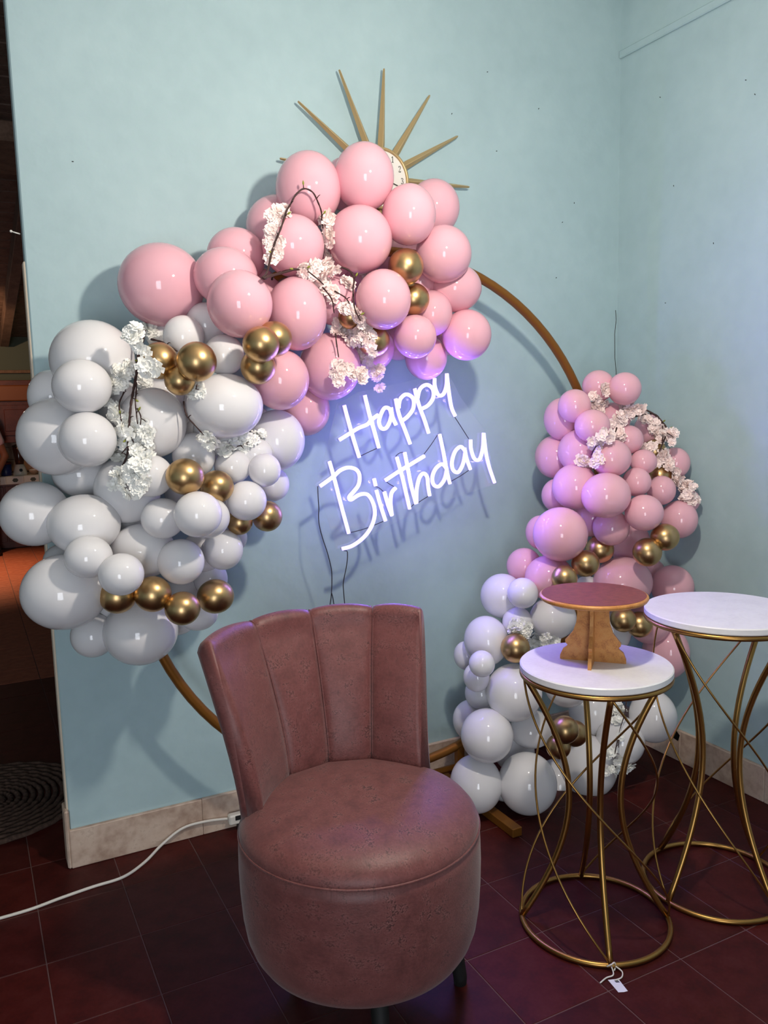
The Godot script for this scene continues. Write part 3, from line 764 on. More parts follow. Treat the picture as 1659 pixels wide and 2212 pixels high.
func sprays() -> void:
	rng.seed = 4711
	var kinds := [blossom_mesh(1), blossom_mesh(2), blossom_mesh(3), blossom_mesh(4)]
	var bud := join([lathe([Vector2(0, -0.006), Vector2(0.0022, -0.005), Vector2(0.0032, 0.0), Vector2(0.002, 0.005), Vector2(0, 0.008)], 8)])
	for s in SPRAYS:
		var first: Vector3 = s[2][0][2][0]
		var t := thing("blossom_branch", s[1], "flowers", first, 0.0, "artificial blossom branches")
		for st in s[2]:
			var pts := []
			for p in st[2]:
				pts.append(pushed_out(p, st[1] + 0.018) - first)
			var path := curve(pts, 4) if pts.size() > 2 else pts
			var rad := []
			for k in path.size():
				rad.append(st[1] * lerpf(1.0, 0.6, float(k) / path.size()) * (1.0 + 0.18 * sin(k * 2.1)))
			build("stem", [tube(path, rad, 7)], M.twig, t)
			for k in range(5, path.size() - 1, 7):
				var dir := Vector3(rng.randf_range(-1, 1), rng.randf_range(-0.6, 0.9), rng.randf_range(0.1, 1)).normalized()
				var e: Vector3 = path[k] + dir * 0.016
				build("side_shoot", [tube([path[k], path[k] + dir * 0.009 + Vector3(0, 0.002, 0), e], [0.0016, 0.0013, 0.001], 6)], M.twig, t)
				if k % 2 == 0:
					var o := put("bud", bud, M.sprout, t)
					o.position = e
					o.basis = Basis(Quaternion(Vector3.UP, dir))
		for c in s[3]:
			var a: Vector3 = c[1]
			var b: Vector3 = c[2]
			var many := int(c[3] * 1.35)
			for k in many:
				var p := a.lerp(b, (k + rng.randf()) / many)
				p += Vector3(rng.randfn(), rng.randfn(), rng.randfn() * 0.6) * c[4] * 0.52
				p = pushed_out(p, 0.007)
				var n := (outward(p) * 0.9 + Vector3(rng.randf_range(-0.7, 0.7), rng.randf_range(-0.5, 0.7), rng.randf_range(0.1, 0.8))).normalized()
				var o := put("blossom", kinds[rng.randi() % 4], M.petal_pink if s[0] == "pink" else M.petal_white, t)
				var q := Basis(Quaternion(Vector3.UP, n)) * Basis(Vector3.UP, rng.randf() * TAU)
				var size := rng.randf_range(0.0155, 0.022)
				o.transform = Transform3D(q.scaled(Vector3.ONE * size), p - first)

# ---------------------------------------------------------------- neon sign
const STROKES := [
	["H", [Vector2(-0.238, 0.224), Vector2(-0.224, 0.169), Vector2(-0.205, 0.102), Vector2(-0.187, 0.045)]],
	["H", [Vector2(-0.16, 0.256), Vector2(-0.144, 0.19), Vector2(-0.127, 0.132), Vector2(-0.111, 0.074)]],
	["H", [Vector2(-0.26, 0.108), Vector2(-0.225, 0.126), Vector2(-0.188, 0.145), Vector2(-0.153, 0.157), Vector2(-0.137, 0.172), Vector2(-0.111, 0.188)]],
	["a", [Vector2(-0.059, 0.185), Vector2(-0.066, 0.207), Vector2(-0.085, 0.211), Vector2(-0.1, 0.189), Vector2(-0.108, 0.163), Vector2(-0.1, 0.142), Vector2(-0.082, 0.141), Vector2(-0.067, 0.161), Vector2(-0.059, 0.185)]],
	["a", [Vector2(-0.06, 0.212), Vector2(-0.055, 0.18), Vector2(-0.042, 0.151)]],
	["p", [Vector2(-0.041, 0.242), Vector2(-0.029, 0.187), Vector2(-0.007, 0.133), Vector2(0.013, 0.082)]],
	["p", [Vector2(-0.03, 0.209), Vector2(-0.023, 0.24), Vector2(0.001, 0.256), Vector2(0.028, 0.241), Vector2(0.028, 0.207), Vector2(0.005, 0.179), Vector2(-0.023, 0.162)]],
	["p", [Vector2(0.035, 0.276), Vector2(0.051, 0.219), Vector2(0.073, 0.164), Vector2(0.089, 0.117)]],
	["p", [Vector2(0.046, 0.241), Vector2(0.058, 0.275), Vector2(0.085, 0.288), Vector2(0.109, 0.272), Vector2(0.11, 0.242), Vector2(0.087, 0.215), Vector2(0.054, 0.202)]],
	["y", [Vector2(0.117, 0.311), Vector2(0.118, 0.281), Vector2(0.132, 0.251), Vector2(0.153, 0.255), Vector2(0.166, 0.285), Vector2(0.168, 0.327)]],
	["y", [Vector2(0.168, 0.326), Vector2(0.176, 0.261), Vector2(0.186, 0.206), Vector2(0.201, 0.175)]],
	["B", [Vector2(-0.336, -0.044), Vector2(-0.287, -0.015), Vector2(-0.26, 0.005), Vector2(-0.229, 0.013), Vector2(-0.2, 0.004), Vector2(-0.188, -0.018), Vector2(-0.193, -0.049), Vector2(-0.213, -0.072), Vector2(-0.229, -0.088), Vector2(-0.223, -0.098), Vector2(-0.19, -0.083), Vector2(-0.16, -0.085), Vector2(-0.14, -0.114), Vector2(-0.133, -0.154), Vector2(-0.147, -0.197), Vector2(-0.178, -0.233), Vector2(-0.222, -0.258), Vector2(-0.262, -0.265)]],
	["B", [Vector2(-0.299, 0.038), Vector2(-0.284, -0.017), Vector2(-0.262, -0.109), Vector2(-0.235, -0.214)]],
	["i", [Vector2(-0.133, -0.031), Vector2(-0.127, -0.057)]],
	["i", [Vector2(-0.125, -0.072), Vector2(-0.11, -0.126), Vector2(-0.092, -0.183)]],
	["r", [Vector2(-0.094, -0.08), Vector2(-0.08, -0.128), Vector2(-0.066, -0.167)]],
	["r", [Vector2(-0.066, -0.165), Vector2(-0.07, -0.122), Vector2(-0.065, -0.086), Vector2(-0.048, -0.069)]],
	["t", [Vector2(-0.042, 0.039), Vector2(-0.024, -0.023), Vector2(-0.009, -0.084), Vector2(0.006, -0.149)]],
	["t", [Vector2(-0.089, -0.04), Vector2(-0.041, -0.015), Vector2(0.01, 0.009), Vector2(0.07, 0.037)]],
	["h", [Vector2(-0.01, 0.054), Vector2(0.001, 0), Vector2(0.014, -0.066), Vector2(0.032, -0.132)]],
	["h", [Vector2(0.034, -0.131), Vector2(0.036, -0.082), Vector2(0.048, -0.04), Vector2(0.065, -0.025), Vector2(0.08, -0.04), Vector2(0.083, -0.073), Vector2(0.089, -0.108)]],
	["d", [Vector2(0.134, 0.112), Vector2(0.149, 0.047), Vector2(0.162, -0.02), Vector2(0.175, -0.07)]],
	["d", [Vector2(0.163, -0.015), Vector2(0.143, 0.004), Vector2(0.117, -0.01), Vector2(0.102, -0.039), Vector2(0.106, -0.068), Vector2(0.128, -0.076), Vector2(0.152, -0.052), Vector2(0.163, -0.015)]],
	["a", [Vector2(0.243, 0.045), Vector2(0.223, 0.063), Vector2(0.199, 0.047), Vector2(0.185, 0.009), Vector2(0.19, -0.021), Vector2(0.212, -0.029), Vector2(0.233, 0.002), Vector2(0.243, 0.045)]],
	["a", [Vector2(0.239, 0.058), Vector2(0.248, 0.019), Vector2(0.264, -0.023)]],
	["y", [Vector2(0.266, 0.087), Vector2(0.268, 0.051), Vector2(0.283, 0.015), Vector2(0.305, 0.014), Vector2(0.319, 0.054), Vector2(0.323, 0.11)]],
	["y", [Vector2(0.324, 0.108), Vector2(0.333, 0.038), Vector2(0.348, -0.02), Vector2(0.371, -0.079)]],
]
const LINKS := [
	["link", [Vector2(0.204, 0.171), Vector2(0.263, 0.09)]],
	["link", [Vector2(0.132, 0.112), Vector2(0.103, 0.076), Vector2(0.07, 0.04)]],
	["link", [Vector2(-0.013, 0.055), Vector2(-0.028, 0.051), Vector2(-0.042, 0.042)]],
	["link", [Vector2(-0.089, -0.04), Vector2(-0.07, -0.054), Vector2(-0.048, -0.067)]],
	["link", [Vector2(-0.129, -0.058), Vector2(-0.111, -0.065), Vector2(-0.094, -0.079)]],
	["link", [Vector2(0.263, -0.025), Vector2(0.222, -0.046), Vector2(0.178, -0.064)]],
	["link", [Vector2(0.089, -0.109), Vector2(0.064, -0.12), Vector2(0.041, -0.132)]],
	["link", [Vector2(0.027, -0.134), Vector2(0.006, -0.15)]],
	["link", [Vector2(-0.234, -0.214), Vector2(-0.166, -0.204), Vector2(-0.094, -0.184)]],
	["link", [Vector2(-0.186, 0.046), Vector2(-0.153, 0.059), Vector2(-0.114, 0.073)]],
]
const LEADS := [
	["lead", [Vector2(-0.339, -0.044), Vector2(-0.339, -0.084), Vector2(-0.338, -0.122), Vector2(-0.34, -0.146), Vector2(-0.338, -0.179), Vector2(-0.328, -0.223), Vector2(-0.314, -0.268), Vector2(-0.303, -0.313), Vector2(-0.298, -0.352), Vector2(-0.302, -0.42), Vector2(-0.31, -0.464)]],
	["lead", [Vector2(-0.301, -0.418), Vector2(-0.297, -0.436), Vector2(-0.293, -0.466)]],
	["lead", [Vector2(-0.262, -0.265), Vector2(-0.249, -0.274), Vector2(-0.237, -0.281), Vector2(-0.241, -0.325), Vector2(-0.255, -0.382), Vector2(-0.256, -0.416), Vector2(-0.253, -0.466)]],
]

func flat(pts: Array, z: float) -> Array:
	var out_ := []
	for p in pts:
		out_.append(Vector3(p.x, p.y, z))
	return out_

func neon_sign() -> void:
	var t := thing("neon_sign", "clear acrylic neon sign reading Happy Birthday in violet white script", "neon sign", Vector3(-1.143, 1.265, 0.195))
	var panel := PackedVector2Array([Vector2(-0.257, 0.23), Vector2(-0.179, 0.267), Vector2(0.107, 0.318), Vector2(0.177, 0.337), Vector2(0.234, 0.24), Vector2(0.336, 0.12), Vector2(0.386, -0.085), Vector2(0.267, -0.109), Vector2(0.081, -0.151), Vector2(-0.096, -0.211), Vector2(-0.222, -0.265), Vector2(-0.279, -0.266), Vector2(-0.307, -0.158), Vector2(-0.352, -0.043), Vector2(-0.313, 0.046)])
	build("acrylic_panel", [slab(panel, -0.016, -0.0115)], M.acrylic, t)
	var count := 0
	for s in STROKES:
		var path := curve(flat(s[1], 0.0), 8)
		var back := []
		for p in path:
			back.append(p + Vector3(0, 0, -0.006))
		var b := build("letter_stroke", [tube(back, 0.006, 8)], M.silicone, t)
		build("glow_tube", [tube(path, 0.0066, 10)], M.neon, b)
		neon_light(path[path.size() / 2] + Vector3(0, 0, 0.0005), b)
		if count % 3 == 1:
			neon_front(path[path.size() / 3], b)
		count += 1
	for s in LINKS:
		build("link_wire", [tube(curve(flat(s[1], -0.008), 4), 0.0014, 6)], M.wire, t)
	for s in LEADS:
		var path := curve(flat(s[1], -0.012), 5)
		build("lead_wire", [tube(path, 0.0016, 6)], M.wire, t)

func neon_light(at: Vector3, parent: Node) -> void:
	var l := OmniLight3D.new()
	l.name = "neon_light"
	l.light_color = Color(0.48, 0.40, 1.0)
	l.light_energy = NEON_LIGHT
	l.light_size = 0.01
	l.omni_range = 8.0
	l.omni_attenuation = 2.0
	l.shadow_enabled = true
	l.position = at
	parent.add_child(l, true)

func neon_front(at: Vector3, parent: Node) -> void:
	var l := SpotLight3D.new()
	l.name = "neon_front_light"
	l.light_color = Color(0.48, 0.40, 1.0)
	l.light_energy = NEON_FORWARD
	l.light_size = 0.01
	l.spot_angle = 85.0
	l.spot_angle_attenuation = 0.6
	l.spot_range = 8.0
	l.spot_attenuation = 2.0
	l.shadow_enabled = true
	l.position = at
	l.rotation.y = PI
	parent.add_child(l, true)

# ---------------------------------------------------------------- hoop
func hoop() -> void:
	var t := thing("hoop_stand", "golden brown metal hoop carrying the balloon garlands", "backdrop stand", Vector3(-1.187, 0, 0.2))
	var path := []
	for k in 96:
		var a := TAU * k / 96
		path.append(Vector3(0.918 * cos(a), 1.082 + 0.918 * sin(a), 0))
	build("hoop", [tube(path, 0.0165, 12, true)], M.hoop, t)
	for s in [-1, 1]:
		build("foot", [box(Vector3(0.243 * s, 0.0165, 0.11), Vector3(0.04, 0.033, 0.52), 0.003)], M.hoop, t)
		build("post", [box(Vector3(0.243 * s, 0.115, 0), Vector3(0.03, 0.165, 0.03), 0.003)], M.hoop, t)
	build("crossbar", [tube([Vector3(-0.243, 0.11, 0), Vector3(0.243, 0.11, 0)], 0.013, 10)], M.hoop, t)
	build("peg", [tube([Vector3(0.628, 0.665, 0), Vector3(0.612, 0.655, 0.004)], 0.006, 8), lathe_at(Vector3(0.606, 0.652, 0.004), 0.008)], M.black, t)

func lathe_at(at: Vector3, r: float) -> Dictionary:
	var prof := []
	for k in 9:
		var a := -PI / 2 + PI * k / 8.0
		prof.append(Vector2(cos(a), sin(a)) * r)
	return moved(lathe(prof, 12), Transform3D(Basis.IDENTITY, at))

# ---------------------------------------------------------------- clock
func clock() -> void:
	var t := thing("wall_clock", "gold sunburst wall clock half hidden behind the topmost pink balloons", "clock", Vector3(-1.143, 2.277, 0))
	build("case", [moved(lathe([Vector2(0, 0), Vector2(0.098, 0.0), Vector2(0.1, 0.012), Vector2(0.1, 0.050), Vector2(0, 0.050)], 64, false), Transform3D(Basis(Vector3.RIGHT, PI / 2), Vector3.ZERO))], M.spike, t)
	build("dial", [moved(lathe([Vector2(0, 0.049), Vector2(0.097, 0.049), Vector2(0.097, 0.053), Vector2(0, 0.053)], 64, false), Transform3D(Basis(Vector3.RIGHT, PI / 2), Vector3.ZERO))], M.dial, t)
	build("rim", [moved(ring(0.1, 0.053, 0.006, 72, 10), Transform3D(Basis(Vector3.RIGHT, PI / 2), Vector3.ZERO))], M.spike, t)
	for deg in [1.5, 29.5, 56.0, 86.0, 113.0, 143.5, 175.0, 206.0, 236.0, 267.0, 298.0, 329.0]:
		var a := deg_to_rad(deg)
		var rows := []
		for e in [[0.09, 0.0125, 0.013], [0.13, 0.0138, 0.014], [0.369, 0.0042, 0.007], [0.375, 0.003, 0.005]]:
			var row := PackedVector3Array()
			for q in [Vector2(-1, 0), Vector2(-0.12, 1), Vector2(0.12, 1), Vector2(1, 0)]:
				row.append(Vector3(e[0], q.x * e[1], 0.033 + q.y * e[2]).rotated(Vector3.BACK, a))
			rows.append(row)
		var p := grid(rows, false, true, false, true)
		build("ray", [p], M.spike, t)
	var font := SystemFont.new()
	font.font_names = PackedStringArray(["Droid Serif"])
	for k in range(1, 13):
		var tm := TextMesh.new()
		tm.text = str(k)
		tm.font = font
		tm.font_size = 32
		tm.pixel_size = 0.0008
		tm.depth = 0.0008
		tm.curve_step = 2.0
		var o := put("numeral", tm, M.ink, t)
		var a := deg_to_rad(90.0 - 30.0 * k - 2.0)
		o.position = Vector3(cos(a) * 0.079, sin(a) * 0.079, 0.0536)
		o.scale = Vector3(0.8, 1.1, 1)
	for h in [[-19.0, 0.083, 0.0022], [-52.0, 0.055, 0.003]]:
		var d := Vector3(cos(deg_to_rad(h[0])), sin(deg_to_rad(h[0])), 0)
		var w: Vector3 = d.cross(Vector3.BACK) * h[2]
		build("hand", [grid([PackedVector3Array([-d * 0.015 + w + Vector3(0, 0, 0.056), -d * 0.015 - w + Vector3(0, 0, 0.056), -d * 0.015 - w + Vector3(0, 0, 0.0572), -d * 0.015 + w + Vector3(0, 0, 0.0572)]), PackedVector3Array([d * h[1] + w * 0.5 + Vector3(0, 0, 0.056), d * h[1] - w * 0.5 + Vector3(0, 0, 0.056), d * h[1] - w * 0.5 + Vector3(0, 0, 0.0572), d * h[1] + w * 0.5 + Vector3(0, 0, 0.0572)])], false, true, false, true)], M.ink, t)

# ---------------------------------------------------------------- chair
func chair() -> void:
	var t := thing("tub_chair", "dusty rose distressed velvet tub chair with channel tufted back", "chair", Vector3(-1.77, 0, 1.069))
	build("seat_base", [lathe([Vector2(0, 0.2), Vector2(0.2, 0.2), Vector2(0.23, 0.206), Vector2(0.251, 0.220), Vector2(0.265, 0.242), Vector2(0.275, 0.27), Vector2(0.282, 0.315), Vector2(0.2855, 0.37), Vector2(0.287, 0.43), Vector2(0.286, 0.48), Vector2(0.284, 0.511), Vector2(0.27, 0.515), Vector2(0, 0.515)], 96)], M.fabric, t)
	build("seat_cushion", [lathe([Vector2(0, 0.508), Vector2(0.282, 0.509), Vector2(0.2835, 0.517), Vector2(0.279, 0.531), Vector2(0.266, 0.547), Vector2(0.240, 0.561), Vector2(0.19, 0.573), Vector2(0.11, 0.580), Vector2(0.0, 0.582)], 96)], M.fabric, t)
	build("piping", [ring(0.2838, 0.512, 0.0028, 96, 8)], M.fabric, t)
	var low := [-163.0, -114.0, -84.5, -56.0, -19.0]
	var top := [-146.5, -113.0, -85.0, -57.0, -34.0]
	for c in 4:
		var rows := []
		for k in 15:
			var s := k / 14.0
			var puff := pow(maxf(0.0, sin(PI * s)), 0.5)
			if (c == 0 and s < 0.5) or (c == 3 and s > 0.5):
				puff = maxf(puff, 0.35)
			var row := PackedVector3Array()
			var edge := minf(s, 1.0 - s) < 0.001 and ((c == 0 and k == 0) or (c == 3 and k == 14))
			for q in back_profile(puff, 0.6 if edge else 0.9):
				var v: float = q.z
				var a := deg_to_rad(lerpf(lerpf(low[c], low[c + 1], s), lerpf(top[c], top[c + 1], s), v))
				row.append(Vector3(cos(a) * q.x, q.y, sin(a) * q.x))
			rows.append(row)
		build("back_channel", [grid(rows, false, true, true, true)], M.fabric, t)
	for c in range(1, 4):
		for side in [-1, 1]:
			var path := []
			for k in 16:
				var v := k / 15.0
				var a := deg_to_rad(lerpf(low[c], top[c], v) + side * 0.75)
				var r := back_rho(v) + 0.0062
				path.append(Vector3(cos(a) * r, lerpf(0.56, 0.915, v), sin(a) * r))
			for k in 5:
				var th := (k + 1) / 5.0 * PI * 0.6
				var a := deg_to_rad(top[c] + side * 0.75)
				var r := back_rho(1.0) + 0.032 - 0.0265 * cos(th)
				path.append(Vector3(cos(a) * r, 0.915 + 0.0268 * sin(th), sin(a) * r))
			build("back_piping", [tube(path, 0.0028, 7)], M.fabric, t)
	for k in [[3.0, 0.268], [103.0, 0.19], [240.0, 0.2], [300.0, 0.2]]:
		var d := Vector3(cos(deg_to_rad(k[0])), 0, sin(deg_to_rad(k[0])))
		var foot: float = k[1]
		build("leg", [tube([d * (foot - 0.035) + Vector3(0, 0.215, 0), d * (foot - 0.012) + Vector3(0, 0.09, 0), d * foot + Vector3(0, 0.02, 0), d * foot], [0.022, 0.02, 0.018, 0.0165], 14)], M.soot, t)

func back_rho(v: float) -> float:
	return lerpf(0.224, 0.33, pow(v, 1.45))

func back_profile(puff: float, thick: float) -> Array:
	var out_ := []
	for k in 13:
		var v := k / 12.0
		out_.append(Vector3(back_rho(v) - 0.024 * puff * (0.35 + 0.65 * sin(PI * minf(1.0, v * 0.85 + 0.15))) + 0.006, lerpf(0.545, 0.915, v), v))
	for k in range(1, 8):
		var a := PI * k / 8.0
		var r0 := back_rho(1.0) - 0.0125 * puff + 0.006
		var r1 := back_rho(1.0) + 0.056 * thick
		out_.append(Vector3(lerpf(r0, r1, 0.5 - 0.5 * cos(a)), 0.915 + (0.026 + 0.014 * puff) * sin(a), 1.0))
	for k in 9:
		var v := 1.0 - k / 8.0
		out_.append(Vector3(maxf(back_rho(v) + 0.056 * thick + 0.004 * puff, 0.24), lerpf(0.535, 0.915, v), v))
	return out_

# ---------------------------------------------------------------- tables and cake stand
func wire_table(label: String, at: Vector3, base_r: float, top_r: float, h: float, turn: float, top_shift: Vector3) -> void:
	var t := thing("plinth_table", label, "table", at, 0.0, "round wire plinth tables")
	build("table_top", [moved(lathe([Vector2(0, h - 0.02), Vector2(top_r - 0.003, h - 0.02), Vector2(top_r, h - 0.017), Vector2(top_r, h - 0.003), Vector2(top_r - 0.003, h), Vector2(0, h)], 96, false), Transform3D(Basis.IDENTITY, top_shift))], M.board, t)
	build("top_ring", [moved(ring(top_r - 0.006, h - 0.0285, 0.0075, 80, 10), Transform3D(Basis.IDENTITY, top_shift))], M.brass, t)
	build("base_ring", [ring(base_r, 0.0085, 0.0078, 80, 10)], M.brass, t)
	for k in 4:
		var a := deg_to_rad(turn + 90.0 * k)
		var d := Vector3(cos(a), 0, sin(a))
		var side := Vector3(-sin(a), 0, cos(a))
		var leg := []
		for s in 25:
			var u := s / 24.0
			var e := absf(2.0 * u - 1.0)
			var r: float = lerpf(0.072, (top_r - 0.008) if u > 0.5 else base_r, e * e * (1.25 - 0.25 * e))
			leg.append(d * r + Vector3(0, lerpf(0.01, h - 0.028, u), 0) + top_shift * u)
		build("leg", [tube(leg, 0.0088, 10)], M.brass, t)
		var wire := []
		for s in 33:
			var u := s / 32.0
			var w := PI * u
			var r: float = lerpf(base_r, top_r - 0.01, u)
			wire.append(d * (cos(w) * r) + side * (sin(w) * 0.165) + Vector3(0, lerpf(0.012, h - 0.03, u), 0) + top_shift * u)
		build("wire", [tube(wire, 0.0032, 8)], M.brass, t)

func cake_stand() -> void:
	var t := thing("cake_stand", "wooden pedestal cake stand with rose brown top on front white table", "cake stand", Vector3(-1.018, 0.7665, 1.024))
	build("stand_top", [lathe([Vector2(0, 0.178), Vector2(0.141, 0.178), Vector2(0.141, 0.1925), Vector2(0, 0.1925)], 80, false)], M.rose_wood, t)
	build("gold_rim", [lathe([Vector2(0.139, 0.1775), Vector2(0.1445, 0.179), Vector2(0.1475, 0.184), Vector2(0.147, 0.1885), Vector2(0.1435, 0.1915), Vector2(0.139, 0.1922)], 80)], M.copper, t)
	var half := [Vector2(0.09, 0), Vector2(0.0895, 0.012), Vector2(0.082, 0.030), Vector2(0.0715, 0.038), Vector2(0.069, 0.043), Vector2(0.075, 0.0485), Vector2(0.076, 0.056), Vector2(0.066, 0.068), Vector2(0.054, 0.084), Vector2(0.0455, 0.110), Vector2(0.043, 0.137), Vector2(0.045, 0.159), Vector2(0.052, 0.178)]
	var poly := PackedVector2Array()
	for p in half:
		poly.append(p)
	for k in range(half.size() - 1, -1, -1):
		poly.append(Vector2(-half[k].x, half[k].y))
	for k in 2:
		var o := build("post_panel", [slab(poly, -0.0048, 0.0048)], M.copper, t)
		o.rotation.y = deg_to_rad(-47.0 + 90.0 * k)
		o.scale = Vector3(1, 1, 1) if k == 0 else Vector3(0.96, 1, 1)

# ---------------------------------------------------------------- room
const XL := -2.325

func room() -> void:
	var wall := struct("wall_back", [box(Vector3((XL + 0.15) / 2, 1.6, -0.03), Vector3(0.15 - XL, 3.2, 0.06), 0.004)], M.wall)
	build("pale_edge", [box(Vector3(XL - 0.002, 0.97, -0.03), Vector3(0.008, 1.94, 0.05), 0.003)], M.pale_cream, wall)  # paler strip along the lower part of the wall end
	for s in [[Vector3(-0.42, 2.62, 0.001), 0.9], [Vector3(-0.66, 2.72, 0.001), 0.3], [Vector3(-0.82, 2.55, 0.001), 1.2], [Vector3(-0.30, 2.2, 0.001), 0.5], [Vector3(-0.24, 2.28, 0.001), 1.4], [Vector3(-0.62, 2.44, 0.001), 0.2], [Vector3(-2.17, 2.24, 0.001), 0.0], [Vector3(-0.33, 1.98, 0.001), 0.7]]:
		var o := build("speck", [box(Vector3.ZERO, Vector3(0.0055, 0.0024, 0.002), 0.0005)], M.ink, wall)
		o.position = s[0]
		o.rotation.z = s[1]
	build("scuff", [tube([Vector3(-0.505, 1.838, 0.001), Vector3(-0.488, 1.842, 0.002), Vector3(-0.478, 1.846, 0.001)], 0.0014, 5), tube([Vector3(-0.489, 1.842, 0.001), Vector3(-0.486, 1.834, 0.001)], 0.001, 5)], M.ink, wall)
	build("crack", [tube([Vector3(-0.012, 1.86, 0.001), Vector3(-0.008, 1.82, 0.001), Vector3(-0.015, 1.76, 0.001), Vector3(-0.012, 1.66, 0.001), Vector3(-0.004, 1.6, 0.001), Vector3(-0.006, 1.56, 0.001)], 0.0012, 5)], M.ink, wall)
	build("nail", [tube([Vector3(XL - 0.006, 2.021, -0.02), Vector3(XL - 0.03, 2.027, -0.02)], 0.002, 8), lathe_at(Vector3(XL - 0.031, 2.0275, -0.02), 0.004)], M.dial, wall)
	var right := struct("wall_right", [box(Vector3(0.075, 1.6, 2.6), Vector3(0.15, 3.2, 5.5), 0.0)], M.wall)
	for s in [[2.65, 0.22, 0.5], [2.58, 0.62, 0.4], [2.30, 0.30, 1.2], [2.52, 0.66, 0.9], [2.05, 0.5, 1.4], [1.86, 0.27, 0.2]]:
		var o := build("speck", [box(Vector3.ZERO, Vector3(0.002, 0.0024, 0.0055), 0.0005)], M.ink, right)
		o.position = Vector3(-0.001, s[0], s[1])
		o.rotation.x = s[2]
	struct("trim_1", [box(Vector3(-0.006, 2.882, 2.6), Vector3(0.012, 0.03, 5.2), 0.004)], M.wall)
	# the wall behind the camera has an unseen open doorway for the daylight
	struct("wall_front", [box(Vector3(-1.55, 1.6, 5.275), Vector3(3.2, 3.2, 0.15)), box(Vector3(-5.2, 1.6, 5.275), Vector3(1.7, 3.2, 0.15)), box(Vector3(-3.75, 2.65, 5.275), Vector3(1.2, 1.1, 0.15))], M.wall)
	struct("wall_left", [box(Vector3(-5.975, 1.6, -1.1), Vector3(0.15, 3.2, 12.9))], M.wall)
	struct("ceiling", [box(Vector3(-2.9, 3.25, 2.6), Vector3(6.3, 0.1, 5.5))], M.ceiling)
	# floor: a bed of grout with separate tiles
	var floor_ := struct("floor", [box(Vector3(-2.9, -0.0515, -1.1), Vector3(6.3, 0.1, 12.9))], M.grout)
	rng.seed = 99
	var px := 0.252
	var pz := 0.271
	for a in range(-3, 11):
		for b in range(-2, 8):
			var x0 := -2.70 + px * a
			var z0 := -0.337 + pz * b
			if b < -1 and a > 2:
				continue
			var x1 := minf(x0 + px, -0.0)
			if x1 - x0 < 0.03:
				continue
			var o := build("tile", [box(Vector3.ZERO, Vector3(x1 - x0 - 0.003, 0.006, pz - 0.003), 0.0012)], M.tile[rng.randi() % 4], floor_)
			o.position = Vector3((x0 + x1) / 2, -0.003 + rng.randf_range(-0.0004, 0.0002), z0 + pz / 2)
	var far := []
	for a in 8:
		for b in 27:
			if absf(-2.9 + 0.3 * a + 2.1) < 0.75 and b > 5:
				var o := build("tile", [box(Vector3.ZERO, Vector3(0.296, 0.006, 0.246), 0.0015)], M.terracotta, floor_)
				o.position = Vector3(-3.3 + 0.3 * a, -0.003, -0.75 - 0.25 * b)
			else:
				far.append(box(Vector3(-3.3 + 0.3 * a, -0.003, -0.75 - 0.25 * b), Vector3(0.296, 0.006, 0.246), 0.0015))
	if far.size() > 0:
		build("dim_tiling", far, M.tile[1], floor_).set_meta("kind", "stuff")
	# baseboards in painted stone pieces
	var bb := struct("baseboard_back", [box(Vector3(XL / 2, 0.062, 0.003), Vector3(-XL, 0.124, 0.006))], M.grout)
	var x := XL - 0.004
	while x < -0.03:
		var w := minf(0.438, -0.014 - x)
		var o := build("stone_piece", [box(Vector3(w / 2, 0.066, 0.008), Vector3(w - 0.0012, 0.131, 0.016), 0.002)], M.marble, bb)
		o.position.x = x
		x += 0.438
	build("end_piece", [box(Vector3(XL - 0.008, 0.1, -0.026), Vector3(0.014, 0.2, 0.082), 0.005)], M.marble, bb)
	var br := struct("baseboard_right", [box(Vector3(-0.003, 0.062, 2.6), Vector3(0.006, 0.124, 5.2))], M.grout)
	var z := 0.016
	while z < 5.1:
		var w := minf(0.40, 5.2 - z)
		build("stone_piece", [box(Vector3(-0.008, 0.066, z + w / 2), Vector3(0.016, 0.131, w - 0.0012), 0.002)], M.marble, br)
		z += 0.40
	build("broken_patch", [slab(PackedVector2Array([Vector2(-0.02, -0.012), Vector2(0.016, -0.018), Vector2(0.024, 0.008), Vector2(0.006, 0.022), Vector2(-0.018, 0.016)]), -0.001, 0.001)], M.black, br)
	var bp := br.get_child(br.get_child_count() - 1) as Node3D
	bp.position = Vector3(-0.0168, 0.105, 0.39)
	bp.rotation.y = -PI / 2

